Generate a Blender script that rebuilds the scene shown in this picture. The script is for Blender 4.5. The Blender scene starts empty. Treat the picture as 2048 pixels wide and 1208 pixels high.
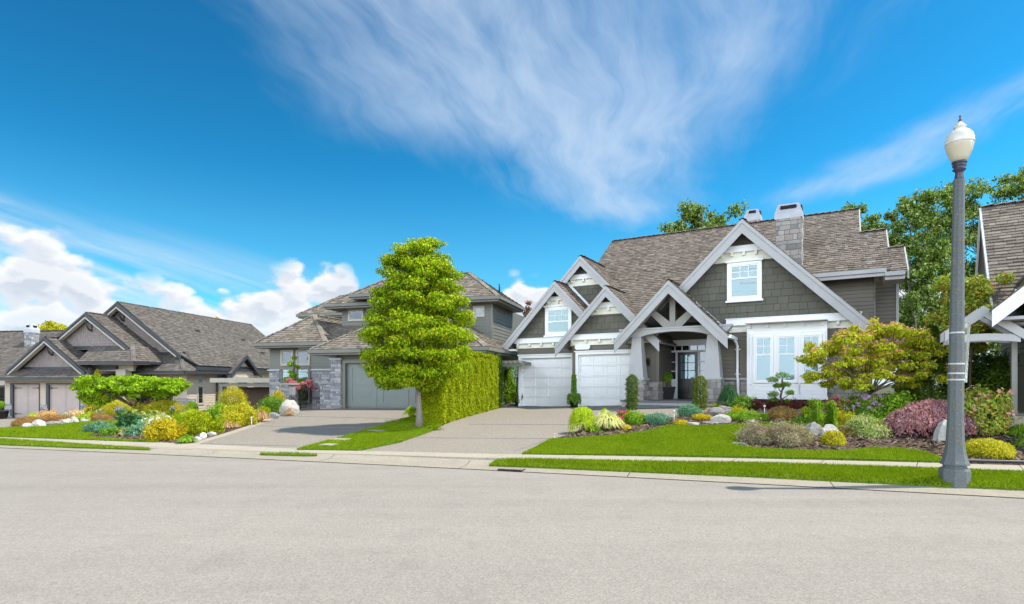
import bpy, bmesh, math, random
import numpy as np
from mathutils import Vector

S = bpy.context.scene
R = math.radians
COL = S.collection
# ------------------------------------------------------------------ camera
F, CX, HY, CZ = 1150.0, 1024.0, 770.0, 1.6      # focal length / principal column / horizon row of the 2048 px photo, eye height
cd = bpy.data.cameras.new('camera')
cam = bpy.data.objects.new('camera', cd); COL.objects.link(cam)
cam.location = (0, 0, CZ); cam.rotation_euler = (R(90), 0, 0)
cd.sensor_width = 36; cd.sensor_fit = 'HORIZONTAL'; cd.lens = 36 * F / 2048
cd.shift_y = (HY - 604) / 2048
cd.clip_start = .1; cd.clip_end = 6000
S.camera = cam
# ------------------------------------------------------------------ light
SUN_EL, SUN_AZ = 58.0, 91.0                      # azimuth clockwise from +Y (the view direction)
EXPOSURE, SUN_STRENGTH, SKY_STRENGTH = 1.03, 3.25, .15
sd = (math.sin(R(SUN_AZ)) * math.cos(R(SUN_EL)), math.cos(R(SUN_AZ)) * math.cos(R(SUN_EL)), math.sin(R(SUN_EL)))
ld = bpy.data.lights.new('sun', 'SUN'); ld.energy = SUN_STRENGTH; ld.angle = R(.53); ld.color = (1, .92, .80)
sun = bpy.data.objects.new('sun', ld); COL.objects.link(sun); sun.location = (40, 0, 60)
sun.rotation_euler = Vector(sd).to_track_quat('Z', 'Y').to_euler()
vs = S.view_settings
vs.view_transform = 'Standard'; vs.look = 'None'; vs.gamma = 1; vs.exposure = EXPOSURE; vs.use_curve_mapping = False
S.cycles.max_bounces = 8; S.cycles.transparent_max_bounces = 12; S.cycles.diffuse_bounces = 4

# ------------------------------------------------------------------ sky: Nishita plus procedural clouds (functions of direction only)
def build_world():
    w = bpy.data.worlds.new('World'); S.world = w; w.use_nodes = True
    nt = w.node_tree; nt.nodes.clear()
    N = lambda t: nt.nodes.new(t)
    L = nt.links.new
    def setin(sock, v):
        if isinstance(v, (int, float)): sock.default_value = v
        else: L(v, sock)
    def m(op, a, b=0.0, c=0.0, clamp=False):
        n = N('ShaderNodeMath'); n.operation = op; n.use_clamp = clamp
        setin(n.inputs[0], a); setin(n.inputs[1], b); setin(n.inputs[2], c)
        return n.outputs[0]
    def ss(x, e0, e1):
        n = N('ShaderNodeMapRange'); n.interpolation_type = 'SMOOTHSTEP'
        setin(n.inputs[0], x); setin(n.inputs[1], e0); setin(n.inputs[2], e1); n.inputs[3].default_value = 0; n.inputs[4].default_value = 1
        return n.outputs[0]
    def vec(x, y, z=0.0):
        n = N('ShaderNodeCombineXYZ'); setin(n.inputs[0], x); setin(n.inputs[1], y); setin(n.inputs[2], z); return n.outputs[0]
    def noise(v, scale, detail=6, rough=.55, dist=0.0):
        n = N('ShaderNodeTexNoise'); n.inputs['Scale'].default_value = scale; n.inputs['Detail'].default_value = detail
        n.inputs['Roughness'].default_value = rough; n.inputs['Distortion'].default_value = dist
        L(v, n.inputs['Vector']); return n.outputs['Fac']
    sky = N('ShaderNodeTexSky'); sky.sky_type = 'NISHITA'; sky.sun_disc = False
    sky.sun_elevation = R(SUN_EL); sky.sun_rotation = R(SUN_AZ)
    sky.altitude = 0; sky.air_density = 1.0; sky.dust_density = .35; sky.ozone_density = 3.0
    gm = N('ShaderNodeGamma'); gm.inputs['Gamma'].default_value = 1.55; L(sky.outputs[0], gm.inputs['Color'])
    hsv = N('ShaderNodeMix'); hsv.data_type = 'RGBA'; hsv.blend_type = 'MULTIPLY'; hsv.inputs[0].default_value = 1.0     # polarised, deeper blue
    L(gm.outputs[0], hsv.inputs[6]); hsv.inputs[7].default_value = (.043, .245, .232, 1)
    tc = N('ShaderNodeTexCoord'); sp = N('ShaderNodeSeparateXYZ'); L(tc.outputs['Generated'], sp.inputs[0])
    x, y, z = sp.outputs
    zc = m('MAXIMUM', z, .02)
    az = m('ARCTAN2', x, y); el = m('ARCSINE', z)
    # cirrus: streaks on a high flat sheet, running along one azimuth
    px, py = m('DIVIDE', x, zc), m('DIVIDE', y, zc)
    ca, sa = math.cos(R(14.9)), math.sin(R(14.9))
    b = m('SUBTRACT', m('MULTIPLY', px, ca), m('MULTIPLY', py, sa))
    a = m('ADD', m('MULTIPLY', px, sa), m('MULTIPLY', py, ca))
    warp = m('MULTIPLY', m('SUBTRACT', noise(vec(a, b, 3.1), .9, 3), .5), .55)
    b2 = m('ADD', b, warp)
    wis = noise(vec(m('MULTIPLY', a, .55), m('MULTIPLY', b2, 2.1), 1.7), 2.0, 9, .62, .35)
    big = noise(vec(a, b2, 8.2), 1.15, 4, .5)
    band = m('MULTIPLY', ss(m('ADD', b2, m('MULTIPLY', m('MAXIMUM', m('SUBTRACT', a, 2.0), 0), -.42)), -1.75, -.6),
             m('SUBTRACT', 1, ss(m('ADD', b2, m('MULTIPLY', m('MAXIMUM', m('SUBTRACT', a, 1.6), 0), .25)), .18, .95)))
    band = m('MULTIPLY', band, m('MULTIPLY', ss(a, .2, 1.0), m('SUBTRACT', 1, ss(a, 3.2, 4.6))))
    ln = m('SUBTRACT', b2, m('ADD', .92, m('MULTIPLY', m('SUBTRACT', 3.0, a), .45)))
    st2 = m('MULTIPLY', .9, m('MULTIPLY', m('SUBTRACT', 1, ss(m('ABSOLUTE', ln), .05, .5)), m('MULTIPLY', ss(a, 1.2, 2.0), m('SUBTRACT', 1, ss(a, 3.1, 3.9)))))
    back = ss(m('MULTIPLY', y, -1), .0, .35)      # mask for the added fill band in the sky behind the viewer
    msk = m('MAXIMUM', band, st2)
    veil = m('MULTIPLY', ss(m('ADD', m('ADD', m('MULTIPLY', wis, .85), m('MULTIPLY', big, .5)), m('MULTIPLY', m('SUBTRACT', msk, 1), .62)), .23, .93), m('ADD', m('MULTIPLY', msk, .92), .08))
    veil = m('MULTIPLY', veil, ss(z, .03, .25))
    # cumulus bank along the horizon
    def field(da, de):
        v = vec(m('ADD', az, da), m('ADD', m('MULTIPLY', el, 1.5), de), .83)
        wv = N('ShaderNodeVectorMath'); wv.operation = 'MULTIPLY_ADD'
        nz = N('ShaderNodeTexNoise'); nz.inputs['Scale'].default_value = 14; nz.inputs['Detail'].default_value = 3; L(v, nz.inputs['Vector'])
        L(nz.outputs['Color'], wv.inputs[0]); wv.inputs[1].default_value = (.035, .035, .035); L(v, wv.inputs[2])
        def puff(sc):
            vo = N('ShaderNodeTexVoronoi'); vo.feature = 'F1'; vo.inputs['Scale'].default_value = sc
            L(wv.outputs[0], vo.inputs['Vector']); return vo.outputs['Distance']
        return m('ADD', m('MULTIPLY', noise(v, 6.0, 6, .55), .62), m('SUBTRACT', m('SUBTRACT', .56, m('MULTIPLY', puff(15), .42)), m('ADD', m('MULTIPLY', puff(34), .18), m('MULTIPLY', m('SUBTRACT', noise(v, 38, 4, .6), .5), .16))))
    n1 = field(0.0, 0.0); n2 = field(.007, .018)
    crv = N('ShaderNodeFloatCurve'); mp = crv.mapping; cu = mp.curves[0]
    mr = N('ShaderNodeMapRange'); L(az, mr.inputs[0]); mr.inputs[1].default_value = R(-60); mr.inputs[2].default_value = R(60)
    L(mr.outputs[0], crv.inputs['Value'])
    top = [(-60, .23), (-46, .225), (-41, .205), (-37, .17), (-34, .135), (-30, .14), (-26, .145), (-22.5, .16), (-20, .185), (-18, .185), (-15.8, .17), (-14, .10), (-9, .04), (-3.5, .11), (-1, .165), (3, .16), (6, .13), (9, .06), (30, .10), (35, .15), (40, .16), (60, .2)]
    for i, (d, v) in enumerate(top):
        q = ((d + 60) / 120, v)
        if i == 0: cu.points[0].location = q
        elif i == len(top) - 1: cu.points[-1].location = q
        else: cu.points.new(*q)
    mp.update()
    cover = crv.outputs[0]
    bias = m('MULTIPLY', m('SUBTRACT', cover, el), 4.0)
    dens = m('ADD', n1, m('MINIMUM', m('MAXIMUM', bias, -.5), .13))
    cum = m('MULTIPLY', ss(dens, .47, .60), ss(bias, -.16, .0))
    lit = m('ADD', .55, m('MULTIPLY', m('SUBTRACT', n1, n2), 6.0))
    lit = m('ADD', m('MULTIPLY', ss(lit, .1, .8), .55), m('MULTIPLY', ss(m('SUBTRACT', dens, .5), .26, .02), .45))
    def mixc(f, A, B):
        n = N('ShaderNodeMix'); n.data_type = 'RGBA'
        setin(n.inputs[0], f)
        for s_, v in ((n.inputs[6], A), (n.inputs[7], B)):
            if isinstance(v, tuple): s_.default_value = v + (1,)
            else: L(v, s_)
        return n.outputs[2]
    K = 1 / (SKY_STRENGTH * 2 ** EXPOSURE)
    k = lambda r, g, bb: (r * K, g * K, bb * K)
    c = mixc(m('MULTIPLY', m('SUBTRACT', 1, ss(z, .0, .36)), .42), hsv.outputs[2], k(.36, .66, .90))
    c = mixc(m('MULTIPLY', veil, .78), c, k(.66, .80, .98))
    cc = mixc(lit, k(.66, .73, .84), k(1.04, 1.05, 1.07))
    # thin layered veil lying over the cumulus on the left
    lv = m('SUBTRACT', m('SUBTRACT', .135, m('MULTIPLY', az, .16)), el)
    stk = noise(vec(m('MULTIPLY', m('ADD', az, m('MULTIPLY', el, 1.2)), 2.2), m('MULTIPLY', m('ADD', el, m('MULTIPLY', az, .25)), 16), 5.5), 1.6, 8, .6, .4)
    lowv = m('MULTIPLY', m('MULTIPLY', ss(lv, -.02, .07), ss(stk, .30, .72)), m('MULTIPLY', ss(m('MULTIPLY', az, -1), .12, .45), .85))
    c = mixc(lowv, c, k(.78, .88, .98))
    c = mixc(m('MULTIPLY', cum, m('SUBTRACT', 1, m('MULTIPLY', ss(el, .14, .0), .25))), c, cc)
    # unseen bright cloud band added low behind the viewer to light the shaded fronts
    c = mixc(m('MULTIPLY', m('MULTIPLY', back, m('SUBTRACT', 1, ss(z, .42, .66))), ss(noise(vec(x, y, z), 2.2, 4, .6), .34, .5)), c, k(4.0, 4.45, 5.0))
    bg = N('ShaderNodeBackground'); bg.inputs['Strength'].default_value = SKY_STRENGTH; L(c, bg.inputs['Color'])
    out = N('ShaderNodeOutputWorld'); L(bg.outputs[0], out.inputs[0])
build_world()

# ------------------------------------------------------------------ materials
def newmat(name):
    mt = bpy.data.materials.new(name); mt.use_nodes = True
    nt = mt.node_tree; bs = nt.nodes['Principled BSDF']
    return mt, nt, bs
def ramp(nt, fac, cols):
    r = nt.nodes.new('ShaderNodeValToRGB'); nt.links.new(fac, r.inputs[0])
    e = r.color_ramp.elements
    for i, c in enumerate(cols):
        p = i / (len(cols) - 1)
        if i == 0: q = e[0]; q.position = 0
        elif i == len(cols) - 1: q = e[-1]; q.position = 1
        else: q = e.new(p)
        q.color = tuple(c) + (1,)
    return r.outputs[0]
def noise_of(nt, scale, detail=4, rough=.6, coord='Object', stretch=None, rot=0.0):
    tc = nt.nodes.new('ShaderNodeTexCoord'); n = nt.nodes.new('ShaderNodeTexNoise')
    n.inputs['Scale'].default_value = scale; n.inputs['Detail'].default_value = detail; n.inputs['Roughness'].default_value = rough
    src = tc.outputs[coord]
    if stretch:
        mp = nt.nodes.new('ShaderNodeMapping'); mp.inputs['Scale'].default_value = stretch; mp.inputs['Rotation'].default_value = (0, 0, rot); nt.links.new(src, mp.inputs[0]); src = mp.outputs[0]
    nt.links.new(src, n.inputs['Vector'])
    return n.outputs['Fac']
def mixcol(nt, f, a, b, mode='MIX'):
    n = nt.nodes.new('ShaderNodeMix'); n.data_type = 'RGBA'; n.blend_type = mode
    if isinstance(f, (int, float)): n.inputs[0].default_value = f
    else: nt.links.new(f, n.inputs[0])
    for s, v in ((n.inputs[6], a), (n.inputs[7], b)):
        if isinstance(v, tuple): s.default_value = v + (1,)
        else: nt.links.new(v, s)
    return n.outputs[2]
def bump(nt, bs, h, strength, dist=.02):
    b = nt.nodes.new('ShaderNodeBump'); b.inputs['Strength'].default_value = strength; b.inputs['Distance'].default_value = dist
    nt.links.new(h, b.inputs['Height']); nt.links.new(b.outputs[0], bs.inputs['Normal'])
def m_paint(name, c, rough=.55, var=.12, scale=1.5, bumpy=.15):
    mt, nt, bs = newmat(name)
    f = noise_of(nt, scale, 5)
    lo = tuple(v * (1 - var) for v in c); hi = tuple(min(1, v * (1 + var * .6)) for v in c)
    nt.links.new(ramp(nt, f, [lo, lo, hi, hi]), bs.inputs['Base Color'])
    bs.inputs['Roughness'].default_value = rough
    if bumpy: bump(nt, bs, noise_of(nt, 60, 3), bumpy, .004)
    return mt
def m_island(name, cols, rough=.85, nscale=9, namt=.35, bumpy=.4, stretch=None, fine=None):
    mt, nt, bs = newmat(name)
    g = nt.nodes.new('ShaderNodeNewGeometry')
    c = ramp(nt, g.outputs['Random Per Island'], cols)
    f = noise_of(nt, nscale, 5, .65, stretch=stretch)
    c2 = mixcol(nt, namt, c, ramp(nt, f, [(.25,) * 3, (.5,) * 3, (.8,) * 3]), 'OVERLAY')
    if fine:
        c2 = mixcol(nt, fine[2], c2, ramp(nt, noise_of(nt, fine[0], 3), [(.3,) * 3, (.3,) * 3, (.75,) * 3, (.75,) * 3]), 'OVERLAY')
    nt.links.new(c2, bs.inputs['Base Color']); bs.inputs['Roughness'].default_value = rough
    bs.inputs['Specular IOR Level'].default_value = .25
    if bumpy: bump(nt, bs, f, bumpy, .012)
    return mt
def m_leaf(name, cols, trans=.24, rough=.45, nsc=3.5, namt=.5):
    mt, nt, bs = newmat(name)
    g = nt.nodes.new('ShaderNodeNewGeometry')
    c = ramp(nt, g.outputs['Random Per Island'], cols)
    c = mixcol(nt, namt, c, ramp(nt, noise_of(nt, nsc, 5, .68), [(.22, .25, .22), (.42, .44, .4), (.58, .56, .5), (.78, .72, .6)]), 'OVERLAY')
    nt.links.new(c, bs.inputs['Base Color']); bs.inputs['Roughness'].default_value = rough
    bs.inputs['Specular IOR Level'].default_value = .07
    tr = nt.nodes.new('ShaderNodeBsdfTranslucent')
    nt.links.new(mixcol(nt, 1.0, c, (1.35, 1.4, .6), 'MULTIPLY'), tr.inputs['Color'])
    mx = nt.nodes.new('ShaderNodeMixShader'); mx.inputs[0].default_value = trans
    nt.links.new(bs.outputs[0], mx.inputs[1]); nt.links.new(tr.outputs[0], mx.inputs[2])
    nt.links.new(mx.outputs[0], nt.nodes['Material Output'].inputs['Surface'])
    return mt
def m_glass(name, tint, refl=.5):
    mt, nt, bs = newmat(name)
    gl = nt.nodes.new('ShaderNodeBsdfGlossy'); gl.inputs['Roughness'].default_value = .02; gl.inputs['Color'].default_value = (.9, .95, 1, 1)
    tr = nt.nodes.new('ShaderNodeBsdfTransparent'); tr.inputs['Color'].default_value = tint + (1,)
    fr = nt.nodes.new('ShaderNodeFresnel'); fr.inputs['IOR'].default_value = 1.5
    ad = nt.nodes.new('ShaderNodeMath'); ad.operation = 'MULTIPLY_ADD'; ad.inputs[1].default_value = 1.0; ad.inputs[2].default_value = refl
    nt.links.new(fr.outputs[0], ad.inputs[0])
    mx = nt.nodes.new('ShaderNodeMixShader'); nt.links.new(ad.outputs[0], mx.inputs[0])
    nt.links.new(tr.outputs[0], mx.inputs[1]); nt.links.new(gl.outputs[0], mx.inputs[2])
    nt.links.new(mx.outputs[0], nt.nodes['Material Output'].inputs['Surface'])
    return mt
def m_ground(name, cols, fine_scale, fine_amt, big_scale=.35, big_amt=.3, rough=.9, bumpy=.5, bdist=.01, patches=None, streak=None):
    mt, nt, bs = newmat(name)
    c = ramp(nt, noise_of(nt, fine_scale, 3, .75), [cols[0], cols[0], cols[1], cols[2], cols[2]])
    big = noise_of(nt, big_scale, 5, .6)
    c = mixcol(nt, big_amt, c, ramp(nt, big, [(.3,) * 3, (.45,) * 3, (.55,) * 3, (.72,) * 3]), 'OVERLAY')
    tc = nt.nodes.new('ShaderNodeTexCoord'); vo = nt.nodes.new('ShaderNodeTexVoronoi'); vo.inputs['Scale'].default_value = fine_scale * .8
    nt.links.new(tc.outputs['Object'], vo.inputs['Vector'])
    c = mixcol(nt, fine_amt, c, ramp(nt, vo.outputs['Color'], [(.12,) * 3, (.5,) * 3, (.9,) * 3]), 'OVERLAY')
    if streak:
        c = mixcol(nt, streak, c, ramp(nt, noise_of(nt, 1.0, 4, .55, stretch=(.06, 1.1, 1), rot=R(18.5)), [(.3,) * 3, (.42,) * 3, (.56,) * 3, (.7, .69, .67)]), 'OVERLAY')
    if patches:
        st = noise_of(nt, patches[0], 6, .7)
        c = mixcol(nt, ramp(nt, st, [(0,) * 3, (0,) * 3, (0,) * 3, (patches[1],) * 3, (patches[1],) * 3]), c, patches[2])
    nt.links.new(c, bs.inputs['Base Color']); bs.inputs['Roughness'].default_value = rough
    bs.inputs['Specular IOR Level'].default_value = .2
    bump(nt, bs, vo.outputs['Distance'], bumpy, bdist)
    return mt
M = {}
M['shake'] = m_island('shake_grey_brown', [(.105, .086, .069), (.143, .119, .096), (.18, .152, .124), (.128, .106, .086), (.232, .197, .162), (.157, .131, .106)], .9, 14, .4, .5, (1, 1, 1))
M['shake_left'] = m_island('shake_silver', [(.082, .07, .06), (.114, .099, .086), (.145, .127, .11), (.095, .083, .072), (.175, .155, .136)], .9, 14, .35, .5)
M['shake_mid'] = m_island('shake_tan', [(.115, .096, .075), (.165, .14, .112), (.215, .185, .15), (.135, .112, .09), (.27, .235, .19)], .9, 14, .35, .5)
M['felt'] = m_paint('building_felt', (.03, .029, .026), .9, .2, 3, 0)
M['siding'] = m_paint('siding_olive_grey', (.14, .124, .092), .6, .1, .8)
M['shingle'] = m_island('shingle_olive_grey', [(.112, .109, .084), (.126, .122, .094), (.139, .134, .103)], .75, 12, .2, .25)
M['white'] = m_paint('white_paint', (.86, .86, .855), .45, .04, 1.2, .06)
M['cream'] = m_paint('cream_paint', (.80, .78, .66), .5, .05, 1.2, .06)
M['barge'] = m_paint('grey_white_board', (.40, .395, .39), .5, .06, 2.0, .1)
M['door_black'] = m_paint('black_door', (.012, .013, .013), .3, .2, 2, 0)
M['dark'] = m_paint('dark_interior', (.01, .01, .012), .9, .2, 2, 0)
M['blind'] = m_paint('pale_blind', (.36, .44, .45), .8, .06, 3, 0)
M['curtain'] = m_paint('green_blind', (.34, .45, .38), .8, .1, 5, 0)
M['glass'] = m_glass('window_glass', (.8, .9, .9), .03)
M['glass_dark'] = m_glass('window_glass_dark', (.4, .45, .45), .06)
M['glass_sky'] = m_glass('window_glass_bright', (.6, .65, .7), .06)
M['stone'] = m_island('ledge_stone', [(.17, .16, .15), (.26, .25, .24), (.36, .34, .31), (.22, .21, .21), (.42, .39, .35), (.3, .25, .22)], .85, 11, .5, .6)
M['stone_blue'] = m_island('ledge_stone_blue', [(.16, .165, .18), (.25, .25, .27), (.38, .37, .37), (.2, .2, .22), (.46, .44, .42)], .85, 14, .5, .6)
M['mortar'] = m_paint('mortar', (.2, .195, .185), .95, .2, 6, .3)
M['deck'] = m_paint('porch_deck', (.16, .155, .15), .7, .2, 3)
M['soffit'] = m_paint('porch_beadboard', (.2, .185, .16), .7, .1, 3)
M['timber'] = m_paint('porch_timber', (.30, .285, .255), .6, .1, 3)
M['mid_siding'] = m_paint('siding_green_grey', (.15, .152, .13), .6, .1, .8)
M['mid_trim'] = m_paint('trim_green_grey', (.16, .16, .135), .5, .1, 2)
M['mid_door'] = m_paint('garage_door_green_grey', (.165, .19, .175), .5, .06, 2, .05)
M['left_siding'] = m_paint('siding_beige', (.47, .385, .295), .6, .08, .8)
M['left_shingle'] = m_island('shingle_taupe', [(.235, .195, .182), (.255, .213, .198), (.275, .232, .214)], .8, 12, .15, .2)
M['left_trim'] = m_paint('trim_charcoal', (.03, .034, .042), .5, .2, 2)
M['left_door'] = m_paint('garage_door_taupe', (.40, .325, .29), .55, .06, 2, .05)
M['left_frame'] = m_paint('beige_frame', (.42, .38, .3), .55, .1, 2)
M['metal_grey'] = m_paint('grey_metal', (.42, .43, .46), .4, .1, 4, .05)
M['metal_black'] = m_paint('black_iron', (.015, .015, .017), .45, .2, 4, .05)
M['pot_black'] = m_paint('black_pot', (.018, .018, .02), .35, .2, 4, .05)
M['pot_blue'] = m_paint('pale_blue_pot', (.4, .5, .58), .3, .1, 4, .02)
M['bark_grey'] = m_island('bark_grey', [(.22, .19, .16), (.22, .19, .16)], .95, 9, .7, 1.0, (1, 1, .25), (40, 0, .4))
M['bark_brown'] = m_island('bark_brown', [(.12, .085, .06), (.12, .085, .06)], .95, 12, .6, 1.0, (1, 1, .3))
M['rock'] = m_island('rock_grey', [(.22, .21, .2), (.26, .25, .235), (.3, .29, .27)], .95, 4, .6, .9, None, (22, 0, .4))
M['rock_pale'] = m_island('rock_pale', [(.36, .34, .30), (.42, .40, .36), (.46, .44, .39)], .95, 4, .5, .9, None, (22, 0, .35))
M['ball'] = m_paint('white_stone_ball', (.74, .74, .72), .5, .06, 6, .1)
M['asphalt'] = m_ground('asphalt_pale', [(.205, .184, .157), (.272, .246, .213), (.348, .319, .28)], 75, .26, .16, .34, .92, .35, .004, (1.6, .35, (.17, .155, .135)), .4)
M['aggregate'] = m_ground('exposed_aggregate', [(.15, .13, .105), (.24, .212, .175), (.36, .325, .275)], 55, .38, .5, .25, .9, .5, .006, (.9, .25, (.2, .18, .16)))
M['concrete'] = m_ground('concrete_pale', [(.30, .265, .205), (.35, .312, .245), (.4, .36, .29)], 45, .12, .6, .22, .9, .2, .004)
M['gutter'] = m_ground('concrete_gutter', [(.24, .21, .165), (.3, .265, .21), (.35, .31, .25)], 45, .15, .8, .35, .9, .25, .004, (3, .5, (.2, .18, .15)))
M['mulch'] = m_ground('bark_mulch', [(.045, .03, .022), (.10, .07, .05), (.18, .135, .1)], 30, .5, 1.0, .4, 1.0, 1.0, .03)
M['soil'] = m_ground('ground_soil', [(.06, .06, .03), (.09, .09, .04), (.12, .11, .06)], 12, .3, .4, .3, 1.0, .6, .02)
M['turf'] = m_ground('turf_base', [(.05, .085, .006), (.085, .135, .008), (.12, .17, .012)], 30, .4, .5, .3, 1.0, .8, .02)
M['chip'] = m_island('bark_chip', [(.05, .032, .022), (.13, .088, .06), (.24, .175, .125), (.08, .055, .04)], .95, 20, .2, 0)
M['lamp_conc'] = m_ground('lamp_post_concrete', [(.075, .088, .088), (.115, .13, .128), (.19, .205, .2)], 130, .4, 2.0, .2, .8, .4, .003, (9, .0, (.5, .26, .03)))
M['globe'] = m_paint('lamp_globe_white', (.64, .61, .53), .22, .03, 3, 0)
M['globe_low'] = m_paint('lamp_globe_cream', (.52, .47, .35), .2, .05, 3, 0)
M['lamp_purple'] = m_paint('lamp_collar_dark', (.03, .028, .055), .35, .3, 9, .1)
M['lichen'] = m_paint('orange_lichen', (.42, .2, .02), .95, .4, 30, .3)
M['steel'] = m_paint('steel_strap', (.5, .5, .5), .35, .1, 9, 0)
M['pipe'] = m_paint('black_pipe', (.015, .015, .02), .4, .2, 4, 0)
LEAF = dict(
    grass=[(.04, .072, .003), (.066, .106, .003), (.108, .14, .005), (.078, .115, .003)],
    maple=[(.026, .058, .003), (.065, .122, .003), (.135, .20, .005), (.21, .19, .012), (.075, .135, .003)],
    flat=[(.05, .095, .006), (.1, .165, .009), (.17, .245, .014)],
    hedge=[(.045, .065, .004), (.12, .15, .006), (.21, .225, .008)],
    hedge_dark=[(.018, .035, .008), (.035, .06, .01), (.055, .085, .012)],
    yew=[(.02, .035, .008), (.05, .07, .012), (.11, .12, .016)],
    green=[(.03, .065, .012), (.06, .115, .018), (.10, .17, .025)],
    bright=[(.04, .085, .008), (.08, .145, .013), (.135, .215, .024)],
    lime=[(.12, .17, .012), (.18, .235, .015), (.24, .28, .02)],
    gold=[(.2, .17, .012), (.33, .26, .014), (.42, .33, .02)],
    golddark=[(.12, .12, .012), (.2, .185, .014), (.27, .24, .018)],
    blue=[(.03, .075, .05), (.055, .12, .08), (.09, .17, .12)],
    dkblue=[(.012, .035, .02), (.022, .06, .034), (.035, .085, .05)],
    bronze=[(.1, .06, .025), (.17, .09, .045), (.13, .11, .03), (.24, .13, .08)],
    heather=[(.11, .085, .07), (.16, .13, .11), (.08, .09, .03), (.24, .18, .16), (.1, .12, .03)],
    rust=[(.13, .07, .045), (.19, .1, .06), (.1, .075, .035)],
    burg=[(.02, .007, .012), (.045, .012, .02), (.03, .012, .014)],
    redmaple=[(.092, .042, .056), (.148, .086, .1), (.205, .14, .155), (.22, .072, .085), (.072, .033, .042)],
    pinkmaple=[(.28, .08, .11), (.38, .15, .18), (.2, .05, .07)],
    dogwood=[(.08, .12, .008), (.16, .2, .012), (.25, .265, .02), (.28, .23, .04), (.12, .17, .01)],
    bgtree=[(.018, .036, .008), (.04, .07, .014), (.085, .125, .03), (.18, .21, .1)],
    bgyellow=[(.2, .2, .012), (.3, .28, .02), (.36, .33, .025)],
    purple=[(.05, .025, .03), (.09, .05, .05), (.13, .08, .075)],
    cream=[(.45, .42, .2), (.55, .52, .3), (.25, .28, .06), (.6, .57, .4)],
    straw=[(.26, .17, .09), (.36, .24, .13), (.2, .12, .07)],
    varieg=[(.06, .1, .02), (.1, .15, .03), (.42, .38, .25), (.13, .17, .04)],
    rose=[(.05, .09, .015), (.1, .15, .025), (.2, .22, .05), (.3, .1, .04)],
    tan=[(.5, .32, .16), (.6, .42, .24), (.45, .25, .12), (.2, .2, .05)])
FLOWER = dict(pink=(.72, .36, .33), magenta=(.5, .03, .22), hotpink=(.65, .05, .15), lilac=(.5, .24, .55), white=(.75, .73, .64), yellow=(.62, .46, .02),
              orange=(.65, .2, .05), violet=(.32, .28, .6), red=(.5, .03, .03), blueflower=(.12, .2, .6))
def lift(c):
    g = 2.3 if max(c) < .3 else 1.3
    return tuple(min(.75, q * g * (1 if i < 2 or max(c) == q or q > .06 else .7)) for i, q in enumerate(c))
LM = {k: m_leaf('leaf_' + k, [lift(c) for c in v]) for k, v in LEAF.items()}
LM['grass'] = m_leaf('leaf_lawn', [lift(c) for c in LEAF['grass']], .24, .45, 1.1, .85)
for k, v in FLOWER.items():
    LM['f_' + k] = m_leaf('petal_' + k, [tuple(q * .75 for q in v), v, tuple(min(1, q * 1.2) for q in v)], .25, .6)

# ------------------------------------------------------------------ helpers
def tag(o, label=None, cat=None, group=None, kind=None):
    if label: o['label'] = label
    if cat: o['category'] = cat
    if group: o['group'] = group
    if kind: o['kind'] = kind
    return o
def thing(name, loc, label, cat, group=None, rz=0):
    o = bpy.data.objects.new(name, None); COL.objects.link(o); o.empty_display_size = .3
    o.location = loc; o.rotation_euler = (0, 0, rz)
    return tag(o, label, cat, group)
def np_mesh(name, V, FA, mats, mi=None, parent=None, smooth=False):
    """V (n,3) verts, FA (k,m) faces all with m corners"""
    me = bpy.data.meshes.new(name)
    V = np.asarray(V, np.float32); FA = np.asarray(FA, np.int32); k, mm = FA.shape
    me.vertices.add(len(V)); me.vertices.foreach_set('co', V.ravel())
    me.loops.add(k * mm); me.loops.foreach_set('vertex_index', FA.ravel())
    me.polygons.add(k); me.polygons.foreach_set('loop_start', np.arange(k, dtype=np.int32) * mm)
    for q in mats: me.materials.append(q)
    if mi is not None: me.polygons.foreach_set('material_index', np.asarray(mi, np.int32))
    if smooth: me.polygons.foreach_set('use_smooth', np.ones(k, bool))
    me.update(calc_edges=True)
    o = bpy.data.objects.new(name, me); COL.objects.link(o)
    if parent: o.parent = parent
    return o
IDB = ((0, 0, 0), (1, 0, 0), (0, 1, 0), (0, 0, 1))
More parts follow.
